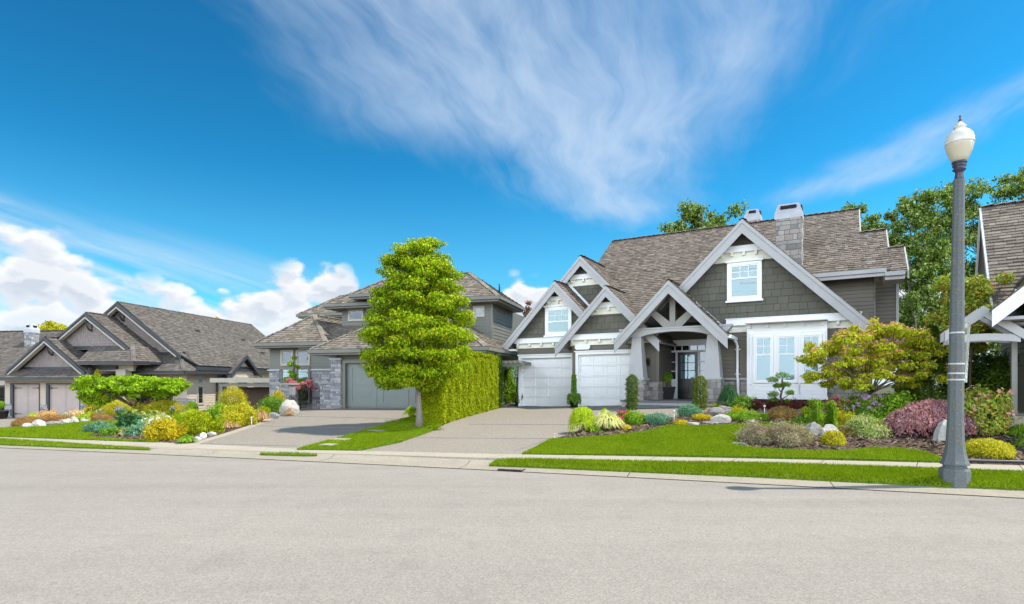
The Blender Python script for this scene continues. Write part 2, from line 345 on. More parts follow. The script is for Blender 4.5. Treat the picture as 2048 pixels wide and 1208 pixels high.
class MB:
    def __init__(s): s.v = []; s.f = []; s.m = []; s.sm = []; s.b = IDB
    def base(s, b): s.b = b; return s
    def P(s, a, b, c):
        o, U, V, N = s.b
        s.v.append((o[0] + U[0] * a + V[0] * b + N[0] * c, o[1] + U[1] * a + V[1] * b + N[1] * c, o[2] + U[2] * a + V[2] * b + N[2] * c))
        return len(s.v) - 1
    def face(s, ids, mi=0, sm=False): s.f.append(tuple(ids)); s.m.append(mi); s.sm.append(sm)
    def box(s, a0, a1, b0, b1, c0, c1, mi=0):
        i = [s.P(a, b, c) for c in (c0, c1) for b in (b0, b1) for a in (a0, a1)]
        for q in ((0, 2, 3, 1), (4, 5, 7, 6), (0, 1, 5, 4), (2, 6, 7, 3), (0, 4, 6, 2), (1, 3, 7, 5)): s.face([i[k] for k in q], mi)
        return s
    def prism(s, poly, c0, c1, mi=0, mi_side=None, mi_back=None):
        n = len(poly); A = [s.P(a, b, c0) for a, b in poly]; Bq = [s.P(a, b, c1) for a, b in poly]
        s.face(Bq, mi); s.face(A[::-1], mi if mi_back is None else mi_back)
        for i in range(n): s.face((A[i], A[(i + 1) % n], Bq[(i + 1) % n], Bq[i]), mi if mi_side is None else mi_side)
        return s
    def tube(s, pts, rad, seg=8, mi=0, cap=True, sm=True, phase=0.0):
        pts = [Vector(p) for p in pts]; n = len(pts)
        if isinstance(rad, (int, float)): rad = [rad] * n
        rings = []
        ref = None
        for i, p in enumerate(pts):
            t = (pts[min(i + 1, n - 1)] - pts[max(i - 1, 0)])
            t = t.normalized() if t.length > 1e-9 else Vector((0, 0, 1))
            if ref is None:
                ref = Vector((1, 0, 0)) if abs(t.x) < .9 else Vector((0, 1, 0))
            x = (ref - t * ref.dot(t)).normalized(); yv = t.cross(x); ref = x
            rings.append([s.P(*(p + x * math.cos(phase + 2 * math.pi * k / seg) * rad[i] + yv * math.sin(phase + 2 * math.pi * k / seg) * rad[i])) for k in range(seg)])
        for i in range(n - 1):
            for k in range(seg):
                s.face((rings[i][k], rings[i][(k + 1) % seg], rings[i + 1][(k + 1) % seg], rings[i + 1][k]), mi, sm)
        if cap: s.face(rings[0][::-1], mi); s.face(rings[-1], mi)
        return s
    def lathe(s, prof, seg=24, mi=0, sm=True, phase=0.0, sq=1.0, c=(0, 0)):
        rings = [[s.P(c[0] + r * math.cos(phase + 2 * math.pi * k / seg), c[1] + r * math.sin(phase + 2 * math.pi * k / seg), z) for k in range(seg)] for r, z in prof]
        for i in range(len(prof) - 1):
            for k in range(seg): s.face((rings[i][k], rings[i][(k + 1) % seg], rings[i + 1][(k + 1) % seg], rings[i + 1][k]), mi, sm)
        s.face(rings[0][::-1], mi); s.face(rings[-1], mi)
        return s
    def build(s, name, mats, parent=None, zoff=0.0):
        if not isinstance(mats, (list, tuple)): mats = [mats]
        me = bpy.data.meshes.new(name)
        V = [(x, y, z - zoff) for x, y, z in s.v] if zoff else s.v
        me.from_pydata(V, [], s.f)
        for q in mats: me.materials.append(M[q] if isinstance(q, str) else q)
        me.polygons.foreach_set('material_index', s.m); me.polygons.foreach_set('use_smooth', s.sm)
        me.update()
        o = bpy.data.objects.new(name, me); COL.objects.link(o)
        if parent: o.parent = parent
        return o
def clip_cell(poly, a0, b0, a1, b1):
    for axis, lim, sgn in ((0, a0, 1), (0, a1, -1), (1, b0, 1), (1, b1, -1)):
        out = []; n = len(poly)
        for i in range(n):
            p, q = poly[i], poly[(i + 1) % n]
            dp, dq = (p[axis] - lim) * sgn, (q[axis] - lim) * sgn
            if dp >= 0: out.append(p)
            if (dp >= 0) != (dq >= 0):
                t = dp / (dp - dq); out.append((p[0] + (q[0] - p[0]) * t, p[1] + (q[1] - p[1]) * t))
        poly = out
        if len(poly) < 3: return None
    return poly
def area2(p): return abs(sum(p[i][0] * p[(i + 1) % len(p)][1] - p[(i + 1) % len(p)][0] * p[i][1] for i in range(len(p))))
def clad(mb, poly, row, wr, th, rng, gap=0.0, mi=0, taper=True, rowjit=0.0, thjit=.3, b0=None, wob=0.0):
    """cover a convex polygon of the current basis with overlapping boards / shakes / stones as real geometry"""
    amin, amax = min(p[0] for p in poly), max(p[0] for p in poly)
    bmin, bmax = min(p[1] for p in poly) if b0 is None else b0, max(p[1] for p in poly)
    b = bmin
    while b < bmax - 1e-4:
        h = row * (1 + rowjit * rng.uniform(-1, 1)); a = amin - rng.random() * wr[1]
        while a < amax:
            w = rng.uniform(*wr)
            dz = wob * rng.uniform(-1, 1)
            q = clip_cell(poly, a + gap / 2, b + (gap / 2 if not taper else dz), a + w - gap / 2, b + h - (gap / 2 if not taper else -row * .1))
            a += w
            if not q or area2(q) < 2e-4: continue
            t = th * (1 + thjit * rng.uniform(-1, 1)); n = len(q)
            hh = [t * (1 - .85 * max(0, min(1, (p[1] - b) / h))) if taper else t for p in q]
            T = [mb.P(p[0], p[1], k) for p, k in zip(q, hh)]; Bt = [mb.P(p[0], p[1], -.003) for p in q]
            mb.face(T, mi)
            for i in range(n):
                j = (i + 1) % n
                if q[i][1] > b + h * .95 and q[j][1] > b + h * .95: continue
                mb.face((Bt[i], Bt[j], T[j], T[i]), mi)
        b += h
# ------------------------------------------------------------------ terrain
def yc(X): return 10.63 - .335 * X - .0022 * X * X          # far edge of the asphalt
BS = ([-60, -38, -13, -3.7, 6.5, 15, 30], [-.75, -.55, .5, .6, 1.0, 1.1, 1.2])
TT = ([-60, 0, .40, .55, 1.2, 2.0], [0, 0, .03, .09, .125, .15])
def T(X, Y):
    X = np.asarray(X, float); Y = np.asarray(Y, float)
    t = (Y - yc(np.clip(X, -48, 40))) * .945
    s = X * .945 - (Y - 10.63) * .33
    base = np.interp(s, *BS)
    k = np.clip((t - 2.0) / 11.5, 0, 1); k = .55 * k + .45 * k * k * (3 - 2 * k)
    return np.interp(t, *TT) + (base - .15) * k
def ground(px, py, lift=0.0):
    """the place on the ground seen at that pixel of the photograph"""
    dx, dz = (px - CX) / F, (HY - py) / F
    ds = np.concatenate([np.linspace(3, 30, 1400), np.linspace(30.05, 80, 1000)])
    g = CZ + dz * ds - T(dx * ds, ds) - lift
    i = int(np.argmax(g < 0)) if (g < 0).any() else len(ds) - 1
    d = ds[i]
    if i > 0 and g[i] < 0: d = ds[i - 1] + (ds[i] - ds[i - 1]) * g[i - 1] / (g[i - 1] - g[i])
    return dx * d, d, float(T(dx * d, d))
def poly_px(pts, lift=0.0): return [ground(x, y, lift)[:2] for x, y in pts]
def inside(poly, X, Y):
    r = np.zeros(len(X), bool); n = len(poly)
    for i in range(n):
        (x1, y1), (x2, y2) = poly[i], poly[(i + 1) % n]
        if y1 == y2: continue
        c = ((y1 > Y) != (y2 > Y)) & (X < (x2 - x1) * (Y - y1) / (y2 - y1) + x1)
        r ^= c
    return r
def sheet(name, poly, lift, mat, cell=.5, skirt=.12, hump=None, parent=None):
    """a patch of ground cover: the polygon cut into cells that follow the terrain"""
    bm = bmesh.new()
    vs_ = [bm.verts.new((x, y, 0)) for x, y in poly]
    bm.faces.new(vs_)
    x0, x1 = min(p[0] for p in poly), max(p[0] for p in poly); y0, y1 = min(p[1] for p in poly), max(p[1] for p in poly)
    for ax, lo, hi in ((0, x0, x1), (1, y0, y1)):
        k = lo + cell
        while k < hi:
            no = (1, 0, 0) if ax == 0 else (0, 1, 0)
            bmesh.ops.bisect_plane(bm, geom=bm.verts[:] + bm.edges[:] + bm.faces[:], plane_co=tuple(k * q for q in no), plane_no=no)
            k += cell
    be = [e for e in bm.edges if len(e.link_faces) == 1]
    bv = {v for e in be for v in e.verts}
    for v in bm.verts:
        v.co.z = float(T(v.co.x, v.co.y)) + lift
        if hump and v not in bv: v.co.z += hump(v.co.x, v.co.y)
    r = bmesh.ops.extrude_edge_only(bm, edges=be)
    for v in r['geom']:
        if isinstance(v, bmesh.types.BMVert): v.co.z -= skirt
    bmesh.ops.recalc_face_normals(bm, faces=bm.faces[:])
    me = bpy.data.meshes.new(name); bm.to_mesh(me); bm.free(); me.materials.append(mat)
    o = bpy.data.objects.new(name, me); COL.objects.link(o)
    if parent: o.parent = parent
    return o
def structure(o): return tag(o, kind='structure')
# base ground: one sheet to the horizon
gx = np.concatenate([[-3000, -600, -150], np.arange(-70, 50.1, 1.0), [150, 600, 3000]]); gy = np.concatenate([[-600, -100, -30], np.arange(-10, 80.1, 1.0), [150, 600, 3000]])
GX, GY = np.meshgrid(gx, gy, indexing='ij'); GZ = T(GX, GY) - .07
nx, ny = GX.shape
idx = np.arange(nx * ny).reshape(nx, ny)
FAg = np.stack([idx[:-1, :-1], idx[1:, :-1], idx[1:, 1:], idx[:-1, 1:]], -1).reshape(-1, 4)
structure(np_mesh('ground', np.stack([GX, GY, GZ], -1).reshape(-1, 3), FAg, [M['soil']], None, None, True))
# road
xs = np.arange(-60, 40.1, 1.0)
mb = MB()
edge = [(x, yc(x)) for x in xs]
A = [mb.P(x, y, .0) for x, y in edge]; B_ = [mb.P(x - 3.5, y - 10.8, .0) for x, y in edge]
for i in range(len(xs) - 1): mb.face((A[i + 1], A[i], B_[i], B_[i + 1]))
structure(mb.build('road', 'asphalt'))
# gutter pan and low rolled kerb, cast in lengths
rng = random.Random(3)
def off(x, t):                                            # the point at distance t beyond the asphalt edge
    sl = -.335 - .0044 * x; n = math.hypot(1, sl)
    return x - sl * t / n, yc(x) + t / n
def ribbon(name, ts, dz, step, gapw, mat, x0=-55.0, x1=34.0):
    mb = MB(); x = x0
    while x < x1:
        xe = x + step - gapw; k = 3
        rows = []
        for i in range(k + 1):
            xx = x + (xe - x) * i / k
            row = []
            for t in ts:
                X, Y = off(xx, t); row.append(mb.P(X, Y, float(T(X, Y)) + dz))
            rows.append(row)
        for i in range(k):
            for j in range(len(ts) - 1): mb.face((rows[i][j], rows[i + 1][j], rows[i + 1][j + 1], rows[i][j + 1]))
        x += step
    return structure(mb.build(name, mat))
ribbon('kerb', [-.02, .2, .40, .47, .55, .60], .012, 3.0, .012, 'gutter')
# verge apron between kerb and pavement, then pavement slabs
SW_LO = [(-300, 872), (0, 880.5), (300, 898), (640, 908), (980, 918), (1240, 924), (1500, 929), (1700, 935), (1868, 939.5), (2048, 946), (2300, 955)]
SW_HI = [(-300, 868), (0, 874), (375, 888.5), (600, 900), (715, 903.5), (1045, 911), (1240, 914), (1500, 919), (1700, 923.5), (1868, 928), (2048, 932.5), (2300, 939)]
structure(sheet('verge', [off(-30, .58), off(-14, .58), off(0, .58), off(7, .58), off(12, .58), off(12, 2.2), off(7, 2.2), off(0, 2.2), off(-14, 2.2), off(-30, 2.2)], -.012, M['aggregate'], .6))
def pl_interp(pl, x):
    return float(np.interp(x, [p[0] for p in pl], [p[1] for p in pl]))
mb = MB()
lo_w = [ground(x, y) for x, y in SW_LO]; hi_w = [ground(x, y) for x, y in SW_HI]
lx, ly = [p[0] for p in lo_w], [p[1] for p in lo_w]; hx, hy = [p[0] for p in hi_w], [p[1] for p in hi_w]
x = -17.0
while x < 13:
    q = []
    for xx in (x, x + .75, x + 1.488):
        for (ax, ay), sh in (((lx, ly), 0), ((hx, hy), .42)):
            X = xx + sh; Y = float(np.interp(X, ax, ay)); q.append(mb.P(X, Y, float(T(X, Y)) + .022)); q.append(mb.P(X, Y, float(T(X, Y)) - .1))
    for i in (0, 4):
        mb.face((q[i], q[i + 4], q[i + 6], q[i + 2])); mb.face((q[i + 1], q[i + 5], q[i + 4], q[i])); mb.face((q[i + 3], q[i + 2], q[i + 6], q[i + 7]))
    x += 1.5
structure(mb.build('pavement', 'concrete'))
# driveways
structure(sheet('driveway', poly_px([(715, 904), (800, 886), (870, 858), (900, 845), (950, 829), (1000, 816), (1030, 806), (1280, 806), (1440, 808), (1400, 836), (1290, 846), (1180, 862), (1120, 880), (1044, 911.5)]), .005, M['aggregate'], .5))
structure(sheet('driveway', poly_px([(372, 889), (430, 874), (520, 845), (590, 818), (590, 806), (855, 806), (850, 822), (800, 842), (745, 858), (690, 874), (596, 901)]), .006, M['aggregate'], .5))
structure(sheet('driveway', poly_px([(-60, 830), (175, 830), (120, 842), (60, 852), (0, 859), (-60, 862)]), .005, M['aggregate'], .6))
def joint(pts, w=.03):
    P = [ground(*p)[:2] for p in pts]; (x0, y0), (x1, y1) = P[0], P[-1]; n = math.hypot(x1 - x0, y1 - y0); ox, oy = -(y1 - y0) / n * w / 2, (x1 - x0) / n * w / 2
    structure(sheet('driveway_joint', [(x0 - ox, y0 - oy), (x1 - ox, y1 - oy), (x1 + ox, y1 + oy), (x0 + ox, y0 + oy)], .016, M['mortar'], .5, .02))
for pts in (((832, 876), (1098, 878)), ((938, 849), (1146, 850)), ((1030, 903), (1092, 880)), ((505, 852), (728, 856)), ((402, 888), (600, 893)), ((560, 832), (790, 838))): joint(pts)
# borders (paler concrete edging on the middle driveway)
structure(sheet('driveway_edging', poly_px([(375, 888.5), (432, 872.5), (522, 843.5), (592, 816.5), (604, 817.5), (536, 844), (446, 874), (392, 890)]), .014, M['concrete'], .5))
# beds
BED_L = poly_px([(-40, 872), (0, 858), (45, 852), (120, 838), (220, 824), (330, 815), (560, 812), (606, 815), (520, 843), (432, 872), (372, 888), (300, 886.5), (180, 880)])
BED_R = poly_px([(1470, 894), (1520, 900), (1620, 904), (1690, 904), (1740, 898), (1800, 899), (1850, 906), (1880, 916), (1893, 928.5), (2048, 932), (2300, 939), (2300, 820), (2048, 806), (1880, 806), (1700, 812), (1640, 826), (1622, 850), (1600, 872), (1540, 884)])
BED_M = poly_px([(1118, 876), (1150, 879), (1230, 873), (1300, 863), (1340, 852), (1400, 854), (1500, 850), (1640, 842), (1700, 822), (1650, 806), (1440, 808), (1400, 832), (1300, 838), (1250, 828), (1195, 838), (1150, 866)])
def hump_of(poly, amp, fall=1.2, rough=.025):
    P = np.array(poly)
    Q = np.roll(P, -1, 0)
    def f(x, y):
        d = Q - P; t = np.clip(((x - P[:, 0]) * d[:, 0] + (y - P[:, 1]) * d[:, 1]) / (d ** 2).sum(1), 0, 1)
        r = np.hypot(P[:, 0] + d[:, 0] * t - x, P[:, 1] + d[:, 1] * t - y).min()
        return amp * min(1, r / fall) + rough * math.sin(x * 7.1) * math.sin(y * 6.3)
    return f
HUMPS = [(BED_L, hump_of(BED_L, .0, 1.2, .012)), (BED_R, hump_of(BED_R, .09)), (BED_M, hump_of(BED_M, .06))]
for p_, h_ in HUMPS: structure(sheet('garden_bed', p_, .018, M['mulch'], .35, .12, h_))
def chips(poly, n, seed, hump):
    r = np.random.default_rng(seed); P = np.array(poly); lo, hi = P.min(0), P.max(0)
    hi[1] = min(hi[1], 24); 
    X = r.uniform(lo[0], hi[0], n * 3); Y = r.uniform(lo[1], hi[1], n * 3); k = inside(poly, X, Y); X, Y = X[k][:n], Y[k][:n]
    Z = T(X, Y) + .03 + np.array([hump(a, b) for a, b in zip(X, Y)]); n = len(X)
    th = r.uniform(0, 6.28, n); L = r.uniform(.02, .06, n); W = L * r.uniform(.25, .5, n); ti = r.normal(0, .35, n)
    ax = np.stack([np.cos(th) * L, np.sin(th) * L, ti * L], 1); bx = np.stack([-np.sin(th) * W, np.cos(th) * W, r.normal(0, .3, n) * W], 1)
    C = np.stack([X, Y, Z], 1)
    V = np.stack([C - ax - bx, C + ax - bx, C + ax + bx, C - ax + bx], 1).reshape(-1, 3)
    o = np_mesh('mulch', V, np.arange(4 * n).reshape(-1, 4), [M['chip']]); return tag(o, kind='stuff')
chips(BED_L, 7000, 1, HUMPS[0][1]); chips(BED_R, 14000, 2, HUMPS[1][1]); chips(BED_M, 7000, 3, HUMPS[2][1])
# lawns: turf base plus real blades
def lawn(pts, dens, hgt, seed, lift=.045):
    poly = poly_px(pts)
    structure(sheet('lawn', poly, lift, M['turf'], .5, .1))
    r = np.random.default_rng(seed); P = np.array(poly); lo, hi = P.min(0), P.max(0)
    n = int((hi[0] - lo[0]) * (hi[1] - lo[1]) * dens)
    X = r.uniform(lo[0], hi[0], n); Y = r.uniform(lo[1], hi[1], n); k = inside(poly, X, Y); X, Y = X[k], Y[k]; n = len(X)
    # mower drift: blades differ in height and lean in soft patches
    pat = .5 + .25 * np.sin(X * 1.3 + Y * .9 + 2 * np.sin(Y * .37)) + .25 * np.sin(Y * 2.9 - X * .5)
    h = hgt * r.uniform(.6, 1.15, n) * (.8 + .35 * pat); th = r.uniform(0, 6.283, n); w = r.uniform(.0045, .008, n)
    le = h * r.uniform(.1, .9, n); la = r.uniform(0, 6.283, n)
    Z = T(X, Y) + lift
    C = np.stack([X, Y, Z], 1); sx = np.stack([np.cos(th) * w, np.sin(th) * w, np.zeros(n)], 1)
    tip = C + np.stack([np.cos(la) * le, np.sin(la) * le, h], 1)
    V = np.stack([C - sx, C + sx, tip], 1).reshape(-1, 3)
    tag(np_mesh('grass', V, np.arange(3 * n).reshape(-1, 3), [LM['grass']]), kind='stuff')
lawn([(978, 934), (990, 925), (1060, 923), (1240, 926), (1500, 931), (1700, 937), (1868, 942), (2048, 949), (2300, 958), (2300, 992), (2048, 983), (1870, 975), (1500, 956), (1240, 945), (1060, 937)], 5600, .05, 11)
lawn([(1044, 911), (1100, 881), (1150, 879.5), (1230, 873.5), (1300, 863.5), (1340, 852.5), (1400, 854.5), (1500, 850.5), (1600, 843), (1634, 843), (1620, 860), (1600, 872), (1530, 884), (1470, 893.5), (1520, 901), (1620, 905), (1690, 905), (1740, 899), (1800, 900), (1850, 907), (1878, 917), (1886, 927.5), (1700, 921.5), (1500, 917), (1240, 912)], 3600, .036, 12)
lawn([(594, 901.5), (690, 874.5), (745, 858.5), (795, 842), (828, 834), (860, 838), (884, 852), (862, 864), (810, 882), (760, 894), (716, 903.5)], 3000, .04, 13)
lawn([(-40, 874), (0, 858.5), (60, 856), (120, 850), (225, 842.5), (330, 832), (418, 832), (380, 851), (300, 858), (190, 868), (172, 876), (240, 881), (320, 886), (300, 886.5), (150, 881)], 2600, .04, 14, .045)
lawn([(-60, 879), (0, 881), (150, 889.5), (298, 899), (300, 902), (150, 897.5), (0, 891.5), (-60, 889)], 3000, .045, 15)
lawn([(520, 910), (575, 909.5), (632, 911.5), (634, 914), (580, 913.5), (522, 912)], 2200, .05, 16)

# ------------------------------------------------------------------ houses: shared builders
class House:
    def __init__(s, name, px, d, yaw, zb, label, cat='house'):
        s.a = R(yaw); s.zb = zb; X = (px - CX) / F * d
        s.O = (X, d); s.eu = (math.cos(s.a), -math.sin(s.a)); s.ew = (math.sin(s.a), math.cos(s.a))
        s.root = thing(name, (X, d, zb), label, cat, None, -s.a)
        s.rng = random.Random(name)
    def part(s, mb, name, mats, parent=None):
        return mb.build(name, mats, parent or s.root, s.zb)     # sub-parts share the origin of their part
    def world(s, u, w, z): return (s.O[0] + u * s.eu[0] + w * s.ew[0], s.O[1] + u * s.eu[1] + w * s.ew[1], z)
def front(w): return ((0, w, 0), (1, 0, 0), (0, 0, 1), (0, -1, 0))          # a = u, b = z, c = towards the street
def rside(u): return ((u, 0, 0), (0, 1, 0), (0, 0, 1), (1, 0, 0))           # a = w, b = z, c = outwards to the right
def slope_basis(org, along, up):
    U = Vector(along).normalized(); V = Vector(up).normalized(); n = U.cross(V)
    if n.z < 0: n = -n
    return (tuple(org), tuple(U), tuple(V), tuple(n))
def roof_plane(mb, basis, poly, rng, row=.19, wr=(.09, .25), th=.034, slab=.1, rowjit=.1, wob=.012):
    """mi 0 shakes, mi 1 boarding under and at the edges"""
    mb.base(basis); mb.prism(poly, -slab, -.002, 1)
    clad(mb, poly, row, wr, th, rng, .008, 0, True, rowjit, .35, None, wob); mb.base(IDB)
def ridge_cap(mb, p, q, rng, mi=0, w=.13):
    p, q = Vector(p), Vector(q); L = (q - p).length; d = (q - p) / L
    sd_ = Vector((d.y, -d.x, 0)); sd_ = sd_.normalized() if sd_.length > 1e-6 else Vector((1, 0, 0)); up = sd_.cross(d)
    if up.z < 0: up = -up
    k = 0.0
    while k < L:
        e = min(L, k + .3); j = rng.uniform(-.008, .008)
        a, b = p + d * k, p + d * e
        ids = []
        for pt, h in ((a, .035 + j), (b, .07 + j)):
            for s_, dz in ((-1, -.055), (0, 0), (1, -.055)):
                ids.append(mb.P(*(pt + sd_ * w * s_ + up * (h + dz))))
        mb.face((ids[0], ids[1], ids[4], ids[3]), mi); mb.face((ids[1], ids[2], ids[5], ids[4]), mi)
        lo = [mb.P(*(b + sd_ * w * s_ + up * (dz - .03))) for s_, dz in ((-1, -.055), (0, 0), (1, -.055))]
        mb.face((ids[3], ids[4], lo[1], lo[0]), mi); mb.face((ids[4], ids[5], lo[2], lo[1]), mi)
        k += .26
def gable_roof(H, ua, za, uL, uR, s, w0, w1, mats, row=.19, name='roof', cap=True):
    """both slopes of a gable whose ridge runs back from w0 to w1"""
    mb = MB(); n = math.hypot(1, s)
    for sgn, ue in ((1, uL), (-1, uR)):
        run = abs(ua - ue); ze = za - s * run
        bs = slope_basis((ue, w0, ze), (0, 1, 0), (sgn, 0, s))
        roof_plane(mb, bs, [(0, 0), (w1 - w0, 0), (w1 - w0, run * n), (0, run * n)], H.rng, row)
    if cap: ridge_cap(mb, (ua, w0, za + .02), (ua, w1, za + .02), H.rng)
    return H.part(mb, name, mats)
def hip_roof(H, u0, u1, w0, w1, z, s, mats, row=.19, name='roof', clipr=None):
    mb = MB(); hu, hw = (u1 - u0) / 2, (w1 - w0) / 2; k = min(hu, hw); n = math.hypot(1, s); zr = z + s * k
    if hw <= hu: r0, r1 = (u0 + k, w0 + hw, zr), (u1 - k, w0 + hw, zr)
    else: r0, r1 = (u0 + hu, w0 + k, zr), (u0 + hu, w1 - k, zr)
    Lu, Lw = u1 - u0, w1 - w0
    for org, al, up, L in (((u0, w0, z), (1, 0, 0), (0, 1, s), Lu), ((u0, w1, z), (1, 0, 0), (0, -1, s), Lu), ((u0, w0, z), (0, 1, 0), (1, 0, s), Lw), ((u1, w0, z), (0, 1, 0), (-1, 0, s), Lw)):
        pl = [(0, 0), (L, 0), (L - k, k * n), (k, k * n)] if L - 2 * k > 1e-3 else [(0, 0), (L, 0), (L / 2, k * n)]
        roof_plane(mb, slope_basis(org, al, up), pl, H.rng, row)
    for a, b in (((u0, w0, z), r0), ((u1, w0, z), r1 if hw <= hu else r0), ((u0, w1, z), r0 if hw <= hu else r1), ((u1, w1, z), r1)): ridge_cap(mb, a, b, H.rng)
    if (Vector(r0) - Vector(r1)).length > .1: ridge_cap(mb, r0, r1, H.rng)
    o = H.part(mb, name, mats)
    g = MB()                                                # gutter and soffit round the eaves
    for a in (g,):
        a.box(u0 - .06, u1 + .06, w0 - .11, w0 + .0, z - .17, z - .02); a.box(u1 + .0, u1 + .11, w0, w1, z - .17, z - .02)
        a.box(u0 - .11, u0, w0, w1, z - .17, z - .02)
        a.box(u0 + .01, u1 - .01, w0 + .01, w1 - .01, z - .26, z - .13)
    H.part(g, 'eaves', [mats[1]])
    return o
def vee(mb, ua, za, uL, uR, s, w, hv, th, mi=0, drop=0.0):
    """a pair of raking boards under a gable edge; hv is their plumb height"""
    mb.base(front(w))
    for ue in (uL, uR):
        ze = za - s * abs(ua - ue)
        mb.prism([(ua, za - drop), (ue, ze - drop), (ue, ze - hv - drop), (ua, za - hv - drop)], 0, th, mi)
    mb.base(IDB)
def bargeboard(H, ua, za, uL, uR, s, w, mats='barge', hv=.42, name='bargeboard'):
    mb = MB(); vee(mb, ua, za, uL, uR, s, w, hv, .05, 0, .02); vee(mb, ua, za, uL, uR, s, w - .05, .15, .03, 0, .0)
    return H.part(mb, name, mats)
def gable_poly(ua, za, s, z0, uL=None, uR=None):
    l = ua - (za - z0) / s if uL is None else uL; r = ua + (za - z0) / s if uR is None else uR
    p = [(l, z0), (r, z0)]
    zr = za - s * (r - ua); zl = za - s * (ua - l)
    if zr > z0 + .01: p.append((r, zr))
    p.append((ua, za))
    if zl > z0 + .01: p.append((l, zl))
    return p
def shingle_wall(H, basis, poly, mats, name='gable_wall', row=.27, wr=(.2, .44), th=.034):
    mb = MB().base(basis); mb.prism(poly, -.14, -.002, 2)
    clad(mb, poly, row, wr, th, H.rng, .010, 0, True, .02, .2); return H.part(mb, name, list(mats) + ['felt'])
def lap_wall(H, basis, rects, mat, name='wall', row=.15, th=.034, back=.14):
    mb = MB().base(basis)
    for r in rects:
        pl = r if isinstance(r[0], tuple) else [(r[0], r[2]), (r[1], r[2]), (r[1], r[3]), (r[0], r[3])]
        mb.prism(pl, -back, -.002, 0)
        clad(mb, pl, row, (2.2, 3.9), th, H.rng, .003, 0, True, 0, .12, math.floor(min(p[1] for p in pl) / row) * row)
    return H.part(mb, name, mat)
def stone_block(H, faces, mats, name, row=.17, wr=(.16, .42), th=.03, cap=None, parent=None, rj=.35):
    """faces: (basis, a0, a1, b0, b1); stones stand proud of a mortar ground"""
    mb = MB()
    for bs, a0, a1, b0, b1 in faces:
        mb.base(bs); pl = [(a0, b0), (a1, b0), (a1, b1), (a0, b1)]
        mb.box(a0, a1, b0, b1, -.10, .004, 1); clad(mb, pl, row, wr, th, H.rng, .016, 0, False, rj, .5)
    mb.base(IDB)
    if cap: mb.box(*cap, 2)
    return H.part(mb, name, mats, parent)
def stone_each(H, faces, *a, **k):
    for f in faces: stone_block(H, [f], *a, **k)
def window(H, basis, a0, a1, b0, b1, fw=.1, grid=(1, 1), split=None, blind='blind', frame='white', glass='glass', sill=True, top_grid=None, blind_from=0.0, head=.0):
    """casing > sash, pane, muntins, blind; the whole unit stands proud of the wall"""
    mb = MB().base(basis); P = .075
    for q in ((a0 - fw, a0, b0 - fw, b1 + fw), (a1, a1 + fw, b0 - fw, b1 + fw), (a0, a1, b1, b1 + fw), (a0, a1, b0 - fw, b0)): mb.box(*q, .0, P)
    if sill: mb.box(a0 - fw - .05, a1 + fw + .05, b0 - fw - .06, b0 - fw + .01, .0, P + .05)
    if head: mb.box(a0 - fw - .06, a1 + fw + .06, b1 + fw, b1 + fw + head, .0, P + .06)
    wn = H.part(mb, 'window', frame)
    mb = MB().base(basis); t = .045
    for q in ((a0, a0 + t, b0, b1), (a1 - t, a1, b0, b1), (a0 + t, a1 - t, b0, b0 + t), (a0 + t, a1 - t, b1 - t, b1)): mb.box(*q, .012, .052)
    if split: mb.box(a0 + t, a1 - t, split - .03, split + .03, .012, .058)
    H.part(mb, 'sash', frame, wn)
    gb = (split + .03, b1 - t) if split else (b0 + t, b1 - t)
    if grid != (1, 1):
        mb = MB().base(basis)
        for i in range(1, grid[0]): x = a0 + t + (a1 - a0 - 2 * t) * i / grid[0]; mb.box(x - .011, x + .011, gb[0], gb[1], .024, .044)
        for j in range(1, grid[1]): y = gb[0] + (gb[1] - gb[0]) * j / grid[1]; mb.box(a0 + t, a1 - t, y - .011, y + .011, .0245, .0435)
        H.part(mb, 'muntin', frame, wn)
    mb = MB().base(basis); mb.box(a0 + .02, a1 - .02, b0 + .02, b1 - .02, .030, .036); H.part(mb, 'pane', glass, wn)
    mb = MB().base(basis)
    bb = b0 + (b1 - b0) * blind_from
    if blind != 'dark':
        y = bb + .03
        while y < b1 - .03: mb.box(a0 + .03, a1 - .03, y, min(y + .052, b1), .010, .0135); y += .055
        H.part(mb, 'blind', blind, wn)
    mb = MB().base(basis); mb.box(a0 + .01, a1 - .01, b0 + .01, b1 - .01, .003, .007); H.part(mb, 'room', 'dark', wn)
    return wn
def frieze(H, w, u0, u1, z0, z1, z2, mat_lo='cream', mat_hi='white', step=.62, name='frieze', th=.05, slope=None):
    """flat board with small brackets under a deeper fascia"""
    mb = MB().base(front(w)); mb.box(u0, u1, z0, z1, -.02, th, 1); mb.box(u0 - .03, u1 + .03, z1, z2, -.02, th + .14, 0)
    mb.box(u0 - .05, u1 + .05, z2, z2 + .03, -.02, th + .17, 0)
    u = u0 + .12
    while u < u1 - .05:
        mb.box(u - .045, u + .045, z1 - .13, z1, th, th + .11, 1); mb.box(u - .035, u + .035, z1 - .16, z1 - .13, th, th + .07, 1); u += step
    return H.part(mb, name, [mat_hi, mat_lo])
def lantern(H, basis, a, b, parent=None, name='wall_lantern'):
    mb = MB().base(basis)
    mb.box(a - .05, a + .05, b - .1, b + .1, .0, .03); mb.box(a - .015, a + .015, b + .02, b + .06, .03, .16)
    mb.box(a - .07, a + .07, b - .12, b + .06, .09, .22, 1); mb.box(a - .085, a + .085, b + .06, b + .09, .075, .235); mb.box(a - .04, a + .04, b + .09, b + .15, .115, .195); mb.box(a - .08, a + .08, b - .15, b - .12, .08, .23)
    for x in (-.075, .062):
        for c in (.085, .212): mb.box(a + x, a + x + .013, b - .12, b + .06, c, c + .013)
    return H.part(mb, name, ['metal_black', 'glass_dark'], parent)
